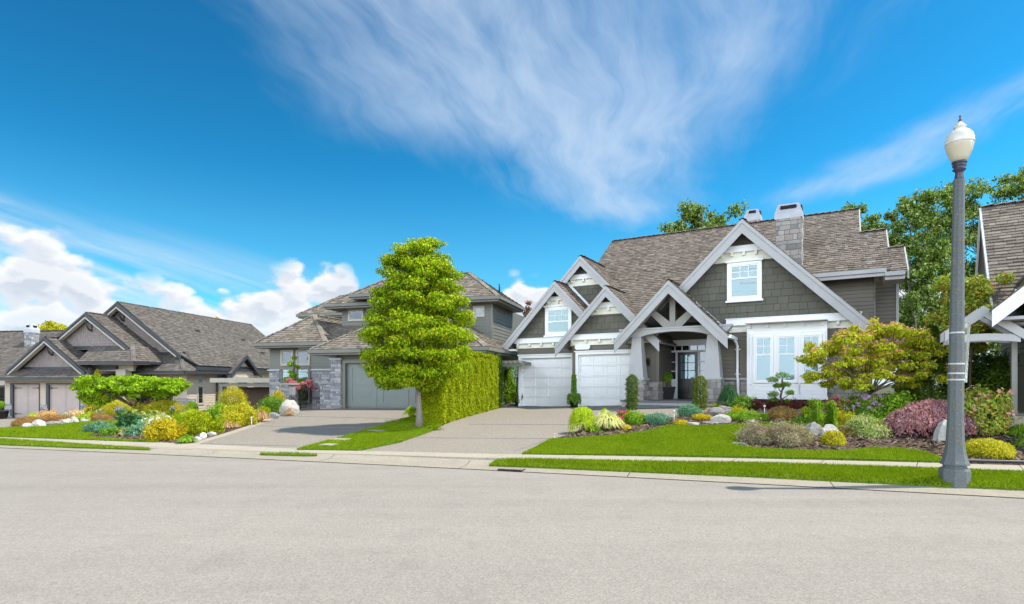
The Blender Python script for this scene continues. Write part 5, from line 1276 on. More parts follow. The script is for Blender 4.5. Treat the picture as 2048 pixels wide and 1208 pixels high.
# ------------------------------------------------------------------ clipped hedge along the driveway
hp = [ground(*p)[:2] for p in ((884, 849), (905, 843), (930, 835.5), (962, 827), (996, 817.5))]
def hedge(path, depth, ztop, leaf, label, n, seed):
    r = np.random.default_rng(seed); P = np.array(path); seg = np.hypot(*np.diff(P, axis=0).T); cum = np.concatenate([[0], np.cumsum(seg)])
    t = r.random(n) * cum[-1]; X = np.interp(t, cum, P[:, 0]); Y = np.interp(t, cum, P[:, 1])
    i = np.clip(np.searchsorted(cum, t) - 1, 0, len(seg) - 1); dirs = np.diff(P, axis=0) / seg[:, None]; D = dirs[i]; Nn = np.stack([D[:, 1], -D[:, 0]], 1)
    Nn *= np.sign((-Nn[:, 1:2]))                       # towards the viewer
    face = r.random(n); zt = ztop + .03 * np.sin(t * 5.1) + .02 * np.sin(t * 11.7)
    z0 = T(X, Y)
    u = r.random(n)
    ridge = .03 * np.sin(t * 9.5 + .8 * np.sin(t * 3.1)) + .035 * np.sin(t * 13 + u * 9) * np.sin(u * 17 + t * 2.3)
    back = np.where(face < .62, 0, np.where(face < .85, depth * r.random(n), depth))
    Z = np.where((face >= .62) & (face < .85), zt, z0 + (zt - z0) * u) + r.normal(0, .03, n)
    rn = np.where(back == 0, ridge - .12 * r.random(n) ** 2, 0)
    # rounded top edge
    sh = np.where((back == 0) & (Z > zt - .25), -(Z - zt + .25) * .45, 0)
    PX = X + Nn[:, 0] * (rn - back + sh); PY = Y + Nn[:, 1] * (rn - back + sh)
    NO = np.stack([Nn[:, 0], Nn[:, 1], np.full(n, .1)], 1); NO[(face >= .62) & (face < .85)] = (0, 0, 1)
    # ends
    e = r.random(int(n * .3)); ne = len(e); uu = r.random(ne); end = r.integers(0, 2, ne)
    ex = np.where(end == 0, P[0, 0], P[-1, 0]); ey = np.where(end == 0, P[0, 1], P[-1, 1]); nd = np.where(end[:, None] == 0, Nn[np.argmin(t)], Nn[np.argmax(t)])
    dd = np.where(end[:, None] == 0, -dirs[0], dirs[-1]); bul = .15 * np.sin(math.pi * e)
    EX = ex - nd[:, 0] * depth * e + dd[:, 0] * bul; EY = ey - nd[:, 1] * depth * e + dd[:, 1] * bul; ez0 = T(EX, EY); EZ = ez0 + (ztop - ez0) * uu
    Pt = np.concatenate([np.stack([PX, PY, Z], 1), np.stack([EX, EY, EZ], 1)]); NO = np.concatenate([NO, np.concatenate([dd, np.full((ne, 1), .1)], 1)])
    o0 = np.array([P[:, 0].mean(), P[:, 1].mean() + depth / 2, T(P[:, 0].mean(), P[:, 1].mean())])
    V = leaf_quads(r, Pt - o0, unit(NO), .065, .45, -.35, .75, .15)
    mb = MB()
    for k in range(int(cum[-1] / .6)):
        x = float(np.interp(k * .6 + .3, cum, P[:, 0])); y = float(np.interp(k * .6 + .3, cum, P[:, 1])) + depth / 2
        mb.tube([(x - o0[0], y - o0[1], -.3), (x - o0[0], y - o0[1], 1.9)], [.04, .02], 5)
    return tag(join_np('hedge', mb, [M['bark_brown']], V, [LM[leaf]], np.zeros(len(Pt), int), tuple(o0)), label, 'hedge')
hedge(hp, .72, 2.78, 'hedge', 'tall clipped yellow green cedar hedge along the driveway', 120000, 31)
cone('cedar', 994, 817, 26, 108, 'hedge_dark', 'dark narrow cedar at the end of the clipped hedge', 'cedar', .07, .4, .6, col=.8, deep=.9)
# ------------------------------------------------------------------ kousa dogwood in front of the bay window
X0, Y0, Z0 = ground(1744, 838); m_ = Y0 / F
cl = []
for k in range(190):
    px_, py_ = rg.uniform(1615, 1890), rg.uniform(655, 772)
    f = 1 - ((px_ - 1752) / 150) ** 2
    if f < .05: continue
    if py_ < 735 - 88 * f ** .6 or py_ > 742 + 38 * f: continue
    cl.append(((px_ - 1744) * m_, rg.uniform(-1.0, .9) * f ** .5, (838 - py_) * m_, rg.uniform(.15, .27)))
for px_, py_, q in ((1612, 748, .16), (1628, 715, .16), (1608, 712, .1), (1650, 690, .2), (1885, 742, .18), (1880, 690, .2), (1760, 662, .25), (1800, 664, .25), (1720, 672, .24), (1690, 680, .2), (1625, 762, .1), (1850, 668, .22), (1780, 652, .15), (1750, 640, .12)):
    cl.append(((px_ - 1744) * m_, rg.uniform(-.3, .3), (838 - py_) * m_, q))
tree('dogwood', X0, Y0, Z0, cl, 'dogwood', 'spreading small dogwood tree with pink bracts in front of the bay window', 'tree', [(0, 0, -.1), (.0, 0, .45), (-.02, 0, .7), (.1, 0, 1.1), (.15, 0, 1.5)], 40000, .08, .55, 'bark_grey', .055, ('pink', 150), flat=.5, seed=21, start=.75, droop=.7, limb_every=6)
# ------------------------------------------------------------------ flat-topped maple on the left
X0, Y0, Z0 = ground(278, 834); m_ = Y0 / F
cl = []
for k in range(120):
    px_ = rg.uniform(160, 362); f = 1 - ((px_ - 262) / 104) ** 2
    if f < 0: continue
    py_ = rg.uniform(755 + (abs(px_ - 262) / 100) ** 2 * 6, 783 + 8 * f)
    cl.append(((px_ - 278) * m_, rg.uniform(-1.3, 1.3) * f ** .5, (834 - py_) * m_, rg.uniform(.2, .34)))
for px_, py_ in ((170, 772), (165, 785), (180, 795), (355, 762), (345, 772), (190, 800), (330, 788), (176, 802), (200, 806), (186, 790), (214, 800), (166, 794), (226, 794), (318, 792), (306, 786), (340, 780)): cl.append(((px_ - 278) * m_, 0, (834 - py_) * m_, .26))
tree('japanese_maple', X0, Y0, Z0, cl, 'flat', 'flat topped bright green maple with bare spreading limbs on the left lawn', 'tree', [(0, 0, -.1), (0, 0, .15), (-.03, 0, .4), (.0, 0, .6)], 24000, .11, .6, 'bark_brown', .11, flat=.45, seed=22, start=.32, upn=.6, limb_every=9)
# ------------------------------------------------------------------ red laceleaf maple mound
X0, Y0, Z0, m_ = spot(1868, 884, 150, .25)
r = np.random.default_rng(77)
n = 15000; a = r.uniform(0, 6.283, n); q = np.sqrt(r.random(n)); wv = 97 * m_
lay = .72 + .28 * np.cos(a * 5 + q * 9) * np.sin(q * 7 + a * 2)
Zz = (80 * m_) * (1 - .62 * q ** 2.2) * (.86 + .16 * lay) - r.random(n) ** 1.5 * .22
P = np.stack([np.cos(a) * q * wv * (1 + .08 * np.sin(a * 7)), np.sin(a) * q * wv * .62, Zz], 1); N = unit(np.stack([np.cos(a) * q, np.sin(a) * q, np.full(n, .8)], 1))
root = thing('red_maple', (X0, Y0, Z0), 'low weeping laceleaf maple mound with dusky red leaves beside the lamp post', 'maple')
mesh_leaves('crown', leaf_quads(r, P, N, .085, .34, 1.3, .6, .3), [LM['redmaple']], None, root)
mb = MB(); mb.tube([(0, 0, -.1), (.05, 0, .2), (-.05, 0, .42)], [.06, .055, .04], 7)
for k in range(12):
    b = k * .53; mb.tube([(0, 0, .3), (math.cos(b) * wv * .4, math.sin(b) * wv * .25, .55), (math.cos(b) * wv * .85, math.sin(b) * wv * .5, .3)], [.03, .02, .008], 5)
mb.build('trunk', 'bark_brown', root)
# ------------------------------------------------------------------ plants by the main house
strands('weeping_shrub', 1164, 870, 58, 52, 'lime', 'weeping yellow green shrub at the driveway corner of the bed')
tuft('ornamental_grass', 1213, 866, 82, 40, 'cream', 'cream and green striped ornamental grass beside the weeping shrub', 800, width=.014)
cone('dwarf_conifer', 1210, 851, 38, 30, 'lime', 'dwarf golden conifer behind the striped grass', 'conifer', .06, .5, .6)
shrub('azalea', 1245, 846, 26, 22, 'green', 'small azalea covered in hot pink flowers', 'azalea', ('hotpink', 60), .045)
shrub('azalea', 1258, 838, 22, 18, 'green', 'small azalea with orange flowers behind the hot pink one', 'azalea', ('orange', 26), .04)
shrub('shrub', 1271, 854, 44, 31, 'bright', 'glossy round green shrub beside the pink azalea', size=.055)
shrub('alpine_plant', 1253, 862.5, 22, 11, 'gold', 'low tuft of yellow flowers on the mulch below the glossy shrub', 'flower', ('yellow', 60), .03)
shrub('juniper', 1314, 853, 56, 25, 'blue', 'blue green juniper at the middle of the front bed', 'juniper', None, .05, .3, lumps=16, amp=.4)
shrub('juniper', 1378, 836, 50, 26, 'blue', 'blue green juniper in front of the porch steps', 'juniper', None, .05, .3, lumps=16, amp=.4)
for a, w_, lb in ((1264, 22, 'dark columnar yew in front of the right garage door'), (1400, 26, 'yellow tipped columnar yew in front of the black front door')):
    cone('yew', a, 821, w_, 70 if a < 1300 else 67, 'yew' if a > 1300 else 'hedge_dark', lb, 'yew', .06, .4, .5, col=.86, group='columnar yews either side of the porch', rough=.28)
shrub('sedum', 1405, 845, 42, 15, 'gold', 'orange yellow sedum cushion beside the grey boulder', 'sedum', ('yellow', 60), .03)
shrub('sedum', 1362, 853, 28, 12, 'gold', 'bright yellow sedum cushion at the lawn edge', 'sedum', ('yellow', 70), .028)
rock('boulder', 1433, 834, 34, 16, 'rock', 'rounded grey boulder under the little yellow shrub')
rock('boulder', 1449, 829, 30, 16, 'rock', 'bluish grey boulder behind the rounded grey one')
rock('flagstone', 1445, 849, 44, 17, 'rock_pale', 'flat pale stone draped with yellow sedum', dd=.6)
shrub('sedum', 1456, 838, 30, 8, 'gold', 'yellow sedum creeping over the flat pale stone', 'sedum', ('yellow', 40), .028)
rock('flagstone', 1385, 852.5, 34, 7, 'rock_pale', 'thin pale flagstone at the lawn edge by the bright sedum')
rock('flagstone', 1420, 850.5, 36, 6, 'rock', 'thin grey flagstone between the pale stones')
rock('stone', 1502, 846, 18, 6, 'rock_pale', 'small white stone under the spreading green juniper')
shrub('dwarf_tree', 1434, 822, 26, 17, 'golddark', 'small tiered yellow shrub above the grey boulder', size=.045, lo=.2)
tuft('ornamental_grass', 1458, 822, 52, 52, 'dkblue', 'dark bluish grass clump by the porch downspout', 1300, width=.012)
shrub('rhododendron', 1490, 824, 50, 32, 'green', 'green leafed rhododendron left of the bay window', 'rhododendron', size=.075, asp=.42)
shrub('juniper', 1495, 848, 92, 22, 'bright', 'low spreading green juniper along the lawn edge', 'juniper', None, .05, .35, lumps=20, amp=.45, flat=.5)
for i, (a, w_, lb) in enumerate(((1512, 44, 'dark red barberry under the left end of the bay window'), (1552, 46, 'dark red barberry behind the cloud pruned pine'), (1592, 44, 'dark red barberry under the middle of the bay window'), (1630, 40, 'dark red barberry under the right end of the bay window'))):
    shrub('barberry', a, 825, w_, 25, 'burg', lb, 'barberry', None, .045, group='dark red barberries under the bay window', flat=.6)
shrub('bronze_shrub', 1566, 843, 62, 28, 'bronze', 'rounded bronze and green clipped shrub before the bay window', size=.045, amp=.12)
tuft('lime_grass', 1612, 841, 40, 26, 'lime', 'fresh lime green grass clump beside the bronze shrub', 700, width=.01, erect=.3)
# cloud-pruned pine in a shallow bowl
X0, Y0, Z0, m_ = spot(1563, 826, 20, 1.2)
root = tag(bpy.data.objects.new('bonsai_pine', None), 'cloud pruned small pine with separate leaf pads in front of the bay', 'pine'); COL.objects.link(root); root.location = (X0, Y0, Z0)
mb = MB(); q = m_
tip = [(0, 0, 0), (1, 0, 16), (-2, 0, 30), (3, 0, 48), (2, 0, 66)]
mb.tube([(a * q, 0, z * q) for a, _, z in tip], [.045, .04, .034, .026, .012], 7)
pads = [(2, 70, 15, 9), (-16, 62, 13, 8), (-8, 50, 10, 6), (8, 52, 10, 7), (17, 36, 9, 6), (-17, 32, 12, 8), (-14, 22, 9, 5), (12, 20, 6, 4)]
VV = []; r = np.random.default_rng(9)
for a, z, w_, h_ in pads:
    mb.tube([(0, 0, (z - 12) * q), (a * .5 * q, 0, (z - 7) * q), (a * q, 0, (z - 1) * q)], [.02, .015, .006], 5)
    P, N = blob(r, 420, (w_ * q, w_ * q * .8, h_ * q), 5, .25, -.5, .4); VV.append(leaf_quads(r, P + np.array([a * q, 0, z * q]), N, .06, .3, -.3, .7, .5))
mb.build('trunk', 'bark_brown', root); mesh_leaves('crown', np.concatenate(VV), [LM['green']], None, root)
mb = MB().lathe([(.06, .0), (.30, .02), (.36, .08), (.33, .08), (.1, .05)], 24); o = mb.build('shallow_bowl', 'metal_grey'); o.location = (X0, Y0, Z0 - .0); tag(o, 'shallow grey stone bowl at the foot of the cloud pruned pine', 'bowl')
# lilies: upright stems with whorls of narrow leaves
def lily(px, py, hpx, label, seed, wpx=40):
    r = np.random.default_rng(seed); X, Y, Z, m = spot(px, py, 20, .3); h = hpx * m; VV = []; mb = MB()
    for s_ in range(6):
        bx, by = r.normal(0, wpx * m * .2), r.normal(0, .12); hh = h * r.uniform(.82, 1.0); mb.tube([(bx, by, -.05), (bx * 1.1, by, hh * .95)], [.012, .006], 5)
        k = 190; t = r.random(k) ** .8; a = r.uniform(0, 6.283, k); P = np.stack([bx + 0 * t, by + 0 * t, hh * (.12 + .86 * t)], 1)
        d = unit(np.stack([np.cos(a), np.sin(a), .25 - .55 * (1 - t)], 1)); sd_ = unit(np.cross(d, np.tile((0, 0, 1.), (k, 1)))); L = (.16 * (1 - .45 * t))[:, None]; w_ = L * .09
        VV.append(np.stack([P, P + d * L * .5 + sd_ * w_ + np.array([0, 0, .012]), P + d * L - np.array([0, 0, .03]), P + d * L * .5 - sd_ * w_ + np.array([0, 0, .012])], 1).reshape(-1, 3))
    V = np.concatenate(VV)
    return tag(join_np('lily', mb, [LM['bright']], V, [LM['bright']], np.zeros(len(V) // 4, int), (X, Y, Z)), label, 'lily', 'leafy lilies in the island bed')
lily(1634, 870, 76, 'upright leafy lily clump, left and taller one by the grey rock', 51); lily(1664, 868, 68, 'upright leafy lily clump, right one over the pale rock', 52)
shrub('heather', 1513, 893, 74, 44, 'heather', 'grey pink twiggy heather at the left tip of the island bed', 'heather', ('lilac', 14), .05, .3, rnd=1.1, amp=.35, lumps=18, fsize=.6)
shrub('heather', 1574, 898, 90, 50, 'heather', 'larger grey pink twiggy heather at the lawn edge', 'heather', ('pink', 30), .05, .3, rnd=1.1, amp=.35, lumps=18, fsize=.6)
rock('boulder', 1625, 878, 32, 29, 'rock', 'squarish grey rock under the left lily clump'); rock('boulder', 1660, 880, 36, 26, 'rock_pale', 'pale sloping rock behind the small globe shrub')
rock('flat_stone', 1480, 892, 34, 6, 'rock_pale', 'flat stone tip on the lawn beside the heather')
shrub('globe_shrub', 1667, 896, 48, 34, 'golddark', 'small round yellow green shrub in front of the pale rock', size=.04, amp=.12)
shrub('variegated_shrub', 1724, 884, 90, 48, 'varieg', 'low white and green variegated shrub below the dogwood', size=.05, lumps=16)
shrub('rhododendron', 1675, 826, 44, 30, 'green', 'rhododendron with bright magenta blossoms by the bay corner', 'rhododendron', ('magenta', 34), .065, fsize=1.5)
shrub('rhododendron', 1712, 820, 34, 30, 'hedge_dark', 'dark low evergreen against the stone wall', 'evergreen', None, .06)
shrub('rhododendron', 1730, 850, 84, 52, 'green', 'wide rhododendron with lilac blossoms around the dogwood trunk', 'rhododendron', ('lilac', 36), .065, fsize=1.4)
shrub('hydrangea', 1717, 812, 16, 16, 'green', 'small shrub with blue flowers against the stone wall', 'hydrangea', ('blueflower', 16), .05)
shrub('leafy_shrub', 1790, 850, 76, 62, 'bright', 'broad leafed green shrub between dogwood and red maple', size=.085, asp=.65)
shrub('spirea', 1690, 866, 50, 40, 'golddark', 'olive green feathery shrub behind the globe shrub', size=.05)
tuft('iris', 1800, 822, 50, 50, 'green', 'clump of upright iris leaves with yellow flowers', 260, width=.018, erect=.6, flowers=('yellow', 9), cat='iris'); tuft('iris', 1834, 818, 40, 62, 'green', 'taller iris clump with yellow flowers beside the dark cedar', 220, width=.018, erect=.6, flowers=('yellow', 10), cat='iris')
rock('boulder', 1790, 872, 44, 30, 'rock', 'dark grey rock under the left edge of the red maple'); rock('boulder', 1886, 894, 36, 46, 'rock_pale', 'upright pale rock behind the lamp post')
rock('stone', 1838, 878, 18, 7, 'rock_pale', 'small pale stone in the shade under the red maple'); rock('stone', 1984, 858, 14, 6, 'rock_pale', 'small white stone on the open mulch right of the lamp')
cone('cedar', 1862, 812, 78, 182, 'hedge_dark', 'tall dark green columnar cedar behind the dogwood', 'cedar', .075, .4, .6, col=.62, pos=((1862 - CX) / F * 16.2, 16.2, float(T((1862 - CX) / F * 16.2, 16.2))), nmax=26000)
shrub('rose_bush', 1968, 818, 112, 108, 'rose', 'tall leafy rose bush with reddish tips below the white arch', 'rose bush', ('pink', 40), .075, .6, lo=-.5, nmax=14000, pos=12.9)
shrub('leafy_shrub', 1985, 0, 150, 128, 'hedge_dark', 'dark evergreen shrub in the shade behind the white arch', 'shrub', None, .09, lo=-.5, nmax=14000, pos=16.3)
shrub('leafy_shrub', 1925, 0, 62, 84, 'rose', 'leafy shrub with reddish tips between lamp post and arch', 'shrub', None, .07, .6, lo=-.5, pos=13.0)
shrub('ground_cover', 1985, 846, 56, 26, 'bright', 'low bright green mound below the rose bush', 'plant', None, .045)
shrub('low_shrub', 2032, 842, 60, 30, 'golddark', 'olive low shrub by the stone house porch', size=.045)
for a, b, w_, lb in ((2030, 868, 62, 'bright green cushion plant at the frame edge, farthest of three'), (2044, 886, 66, 'bright green cushion plant at the frame edge, middle of three'), (2060, 910, 70, 'bright green cushion plant at the frame edge, nearest of three')):
    tuft('cushion_plant', a, b, w_, 34, 'bright', lb, 1200, 'bright green cushion plants at the right frame edge', 'plant', .008)
shrub('round_shrub', 1975, 924, 98, 42, 'golddark', 'low rounded yellow olive shrub right of the lamp post', size=.04, amp=.14, cover=3)
for a, b, w_ in ((1970, 862, 16), ):
    shrub('seedling', a, b, w_, 7, 'lime', 'tiny lime seedling on the open mulch', 'plant', None, .035)
for a, b, w_, h_, lf, lb in ((1700, 880, 40, 26, 'bronze', 'coppery low shrub behind the small globe shrub'), (1755, 868, 44, 34, 'green', 'dark leafed low shrub under the dogwood, right of the trunk'), (1640, 852, 44, 26, 'lime', 'lime feathery plant behind the leafy lilies'), (1690, 846, 40, 34, 'golddark', 'olive shrub left of the dogwood trunk'), (1765, 834, 40, 40, 'varieg', 'pale edged shrub between dogwood trunk and yellow iris'), (1600, 850, 30, 16, 'green', 'small green plant at the back edge of the lawn'), (1478, 838, 34, 22, 'golddark', 'small olive plant behind the flat pale stone'), (1296, 846, 26, 16, 'varieg', 'small pale edged plant beside the blue green juniper'), (1190, 868, 22, 16, 'green', 'small dark green plant at the foot of the weeping shrub'), (2010, 852, 40, 26, 'bronze', 'brownish low shrub near the stone house porch')):
    shrub('low_shrub', a, b, w_, h_, lf, lb, 'shrub', None, .05, amp=.42)
# vine-like small tree over the arch
X0, Y0 = (1940 - CX) / F * 15.5, 15.5; Z0 = float(T(X0, Y0)); q = Y0 / F
cl = [((px_ - 1940) * q, rg.uniform(-.6, .6), 1.6 + (770 - py_) * q - Z0, rg.uniform(.18, .32)) for px_, py_ in [(rg.uniform(1888, 1985), rg.uniform(560, 690)) for _ in range(46)]]
tree('climbing_tree', X0, Y0, Z0, cl, 'rose', 'yellow green small tree with reddish tips behind the lamp post', 'tree', [(0, 0, -.1), (0, 0, 1.0), (.05, 0, 2.2)], 15000, .085, .6, 'bark_brown', .05, flat=.8, seed=33)
# ------------------------------------------------------------------ pots
def pot(px, py, hpx, rtop, rbot, h, leaf, label, kind, seed, pos=None, square=False):
    if pos: X, Y, Z = pos
    else: X, Y, Z = ground(px, py)
    root = thing('potted_plant', (X, Y, Z), label, 'potted plant'); mb = MB(); seg, ph = (4, math.pi / 4) if square else (20, 0); k = 1.41 if square else 1
    mb.lathe([(rbot * k, 0), (rtop * k, h), (rtop * k * 1.06, h), (rtop * k * 1.06, h + .03), (rtop * k * .9, h + .03), (rtop * k * .88, h - .04)], seg, 0, not square, ph); mb.build('pot', 'pot_black', root)
    r = np.random.default_rng(seed)
    if kind == 'ball':
        P, N = blob(r, 2600, (.25, .25, .25), 9, .1, -1, .3); P += np.array([0, 0, h + .42]); V = leaf_quads(r, P, N, .04, .5)
        mb = MB().tube([(0, 0, h - .05), (0, 0, h + .3)], .02, 6)
    else:
        n = 2400; t = r.random(n); a = r.uniform(0, 6.283, n); H_ = hpx; w_ = .13 * (1 - .3 * t); P = np.stack([np.cos(a) * w_ * r.random(n) ** .4, np.sin(a) * w_ * r.random(n) ** .4, h + t * H_], 1)
        V = leaf_quads(r, P, np.stack([np.cos(a), np.sin(a), 0 * a], 1), .055, .35, -1.2, .5, .4)
        n = 1500; a = r.uniform(0, 6.283, n); t = r.random(n); rad = rtop * (1.05 + .35 * np.sin(t * 2.2)) ; P2 = np.stack([np.cos(a) * rad, np.sin(a) * rad, h + .08 - t * h * .9 * (.4 + .6 * np.abs(np.sin(a * 2.3)))], 1)
        V = np.concatenate([V, leaf_quads(r, P2, np.stack([np.cos(a), np.sin(a), 0 * a], 1), .05, .7, .6)])
        mb = MB().tube([(0, 0, h - .05), (0, 0, h + hpx * .8)], .02, 6)
    o = join_np('plant', mb, [M['bark_brown']], V, [LM['yew' if kind != 'ball' else leaf]] if kind == 'ball' else [LM[leaf]], np.zeros(len(V) // 4, int), (0, 0, 0)); o.parent = root
    return root
pot(1037, 812.5, .85, .2, .15, .55, 'yew', 'black pot with upright yew left of the left garage door', 'col', 61); pot(1148, 815, .85, .2, .15, .5, 'green', 'black pot with upright yew and trailing ivy between the garage doors', 'col', 62)
pot(0, 0, 0, .3, .22, .5, 'bright', 'tapered black porch planter with clipped topiary ball', 'ball', 63, H.world(6.98, .35, 1.0), True)
pot(654, 808, .3, .22, .16, .34, 'blue', 'dark pot with grey green shrub by the stone gate pier', 'ball', 64)
pot(2, 838, .3, .4, .3, .5, 'bright', 'wide black planter at the left edge of the photograph', 'ball', 65)
mb = MB().lathe([(.08, 0), (.14, .12), (.15, .2), (.13, .2), (.1, .1)], 18); o = mb.build('bowl', 'pot_blue'); o.location = ground(1004, 812); tag(o, 'small pale blue bowl beside the dark cedar', 'bowl')
# shrubs in the gap between the houses
shrub('leafy_shrub', 1012, 808, 44, 78, 'bright', 'bright leafy shrub in the gap beside the left garage', size=.1, asp=.6, deep=1.5); shrub('leafy_shrub', 1026, 800, 50, 90, 'hedge_dark', 'dark shrub filling the gap between the two houses', size=.1, deep=4, nmax=6000)
tuft('daylily', 822, 838, 36, 26, 'lime', 'yellow green daylily clump at the hedge corner', 500, width=.014)
tuft('grass_clump', 868, 862, 44, 10, 'grass', 'longer grass grown up around the street tree foot', 500, width=.008)
# ------------------------------------------------------------------ path lights, covers, balls, pipe
def path_light(px, py, hpx, label):
    X, Y, Z = ground(px, py); h = hpx * Y / F; mb = MB().tube([(0, 0, -.05), (0, 0, h * .86)], .014, 8); mb.lathe([(.02, h * .84), (.035, h * .86), (.035, h), (.01, h * 1.02)], 12)
    o = mb.build('path_light', 'steel'); o.location = (X, Y, Z); tag(o, label, 'path light')
path_light(1348, 848, 27, 'thin post light at the edge of the front bed'); path_light(1334, 838, 10, 'short dark light near the porch path'); path_light(1529, 833, 22, 'thin post light in front of the dark red barberries'); path_light(503, 854, 20, 'thin post light beside the middle driveway'); path_light(1109, 879, 12, 'short brown bollard light at the lawn corner')
for px_, py_, w_, lb in ((788, 844, .55, 'pale utility cover in the grass nearest the street tree'), (755, 865, .5, 'pale utility cover in the grass wedge by the driveway, second down'), (680, 883, .5, 'pale utility cover at the driveway edge of the grass wedge'), (658, 894, .35, 'small pale utility cover near the pavement')):
    X, Y, Z = ground(px_, py_); mb = MB().box(-w_ / 2, w_ / 2, -.17, .17, -.03, .012); mb.box(-w_ / 2 + .03, w_ / 2 - .03, -.14, .14, .012, .018); o = mb.build('utility_cover', 'concrete'); o.location = (X, Y, Z + .055); o.rotation_euler = (0, 0, -.35); tag(o, lb, 'utility cover')
def ball(px, py, dpx, label):
    X, Y, Z, m = spot(px, py, dpx, .5); r0 = dpx * m / 2
    mb = MB().lathe([(max(.001, r0 * math.sin(math.pi * k / 12)), r0 - r0 * math.cos(math.pi * k / 12)) for k in range(13)], 24); o = mb.build('stone_ball', 'ball'); o.location = (X, Y, Z + .01); tag(o, label, 'stone ball')
ball(406.5, 880, 13.5, 'white stone ball beside the green grass tuft'); ball(555, 829, 8.5, 'white stone ball near the pale boulder')
X0, Y0, _ = ground(1905, 929.5); pts = [ground(x, np.interp(x, [1880, 2048, 2300], [928.2, 932.5, 940])) for x in range(1905, 2290, 24)]
mb = MB().tube([(p[0] - X0, p[1] - Y0, p[2] + .075) for p in pts], .03, 8); o = mb.build('edging_pipe', 'pipe'); o.location = (X0, Y0, 0); tag(o, 'black irrigation pipe laid along the pavement edge', 'pipe')
X0, Y0, Z0 = ground(1023, 943.5); mb = MB(); ang = -.33
mb.box(-.24, .24, -.1, .1, -.01, .004, 0)
for k in range(8): mb.box(-.23 + k * .06, -.195 + k * .06, -.09, .09, .004, .016, 1)
o = mb.build('storm_drain', ['dark', 'gutter']); o.location = (X0, Y0 + .1, .035); o.rotation_euler = (0, 0, ang); tag(o, 'dark slotted storm drain in the kerb gutter', 'drain')
# ------------------------------------------------------------------ lamp post
X0, Y0 = (1909 - CX) / F * 8.86, 8.86; Z0 = float(T(X0, Y0)) + .01
root = thing('street_lamp', (X0, Y0, Z0), 'tall octagonal concrete lamp post with white acorn globe on the grass verge', 'street lamp', None, R(-14)); root.rotation_euler[1] = R(.75); root.scale = (.82, .82, .975)
k8 = math.pi / 8; e8 = 1 / math.cos(k8)
mb = MB().lathe([(.225 * e8, -.1), (.225 * e8, .19), (.205 * e8, .225), (.172 * e8, .24), (.172 * e8, .27), (.212 * e8, .28), (.212 * e8, .305), (.19 * e8, .35), (.162 * e8, .45), (.14 * e8, .58), (.13 * e8, .75), (.12 * e8, 1.0)], 8, 0, False, k8); mb.build('lamp_base', 'lamp_conc', root)
mb = MB().lathe([(.12 * e8, .9), (.118 * e8, 1.2), (.082 * e8, 4.78), (.06, 4.79)], 8, 0, False, k8); post = mb.build('pole', 'lamp_conc', root)
rl = random.Random(12); mb = MB()
for k in range(110):
    z = rl.uniform(.6, 4.3) if k % 3 else rl.uniform(2.8, 4.1); a = rl.choice([-1.9, -1.55, -1.2, -.8, -2.4]) + rl.uniform(-.25, .25)
    i_ = round((a) / (math.pi / 4)); an = i_ * math.pi / 4; rad = .118 - .036 * max(0, (z - 1.2)) / 3.58 if z > 1.2 else .13 + .02 * max(0, (.75 - z)) * 3
    tg = rl.uniform(-.04, .04); s_ = rl.uniform(.004, .014)
    cx_, cy_ = math.cos(an) * (rad + .0015) - math.sin(an) * tg, math.sin(an) * (rad + .0015) + math.cos(an) * tg
    mb.base(((cx_, cy_, z), (-math.sin(an), math.cos(an), 0), (0, 0, 1), (math.cos(an), math.sin(an), 0)))
    ids = [mb.P(math.cos(q) * s_ * rl.uniform(.6, 1.2), math.sin(q) * s_ * rl.uniform(.6, 1.3), 0) for q in np.arange(0, 6.2, .9)]; c_ = mb.P(0, 0, .004)
    for j in range(len(ids)): mb.face((ids[j], ids[(j + 1) % len(ids)], c_))
mb.base(IDB); tag(mb.build('lichen_spots', 'lichen', post), kind='stuff')
mb = MB().lathe([(.06, 4.76), (.075, 4.80), (.062, 4.86), (.066, 4.9), (.105, 4.925), (.105, 4.94), (.075, 4.955), (.11, 4.985), (.112, 5.0), (.09, 5.02), (.118, 5.03), (.12, 5.055), (.11, 5.06)], 20); mb.build('lamp_collar', 'lamp_purple', root)
mb = MB().lathe([(.108, 5.05), (.15, 5.12), (.195, 5.22), (.222, 5.31), (.226, 5.335)], 32); mb.build('globe_lower', 'globe_low', root)
mb = MB().lathe([(.229, 5.335), (.23, 5.36), (.226, 5.42), (.205, 5.48), (.17, 5.52), (.155, 5.535), (.125, 5.55), (.085, 5.565), (.078, 5.59), (.1, 5.6), (.102, 5.612), (.075, 5.64), (.04, 5.67), (.02, 5.69)], 32); gl = mb.build('globe', 'globe', root)
mb = MB().lathe([(.012, 5.68), (.018, 5.7), (.03, 5.715), (.012, 5.73), (.01, 5.755), (.02, 5.765), (.004, 5.8)], 10); mb.build('finial', 'bark_brown', root)
for z in (1.62, 1.72, 1.87, 2.36):
    rd = (.118 - .036 * (z - 1.2) / 3.58) * e8 + .004; mb = MB().lathe([(rd, z - .012), (rd + .004, z), (rd, z + .012)], 8, 0, False, k8); mb.build('strap', 'steel', root)
mt, nt, bs = newmat('clear_plastic'); bs.inputs['Transmission Weight'].default_value = .9; bs.inputs['Roughness'].default_value = .08; bs.inputs['Base Color'].default_value = (.9, .92, .85, 1); bs.inputs['IOR'].default_value = 1.1; M['plastic'] = mt
mb = MB(); a = R(14)
i = [mb.P(*p) for p in ((.115, -.03, 1.58), (.165, -.03, 1.58), (.165, .08, 1.58), (.115, .08, 1.58), (.105, -.03, 2.52), (.205, -.03, 2.52), (.205, .08, 2.52), (.105, .08, 2.52))]
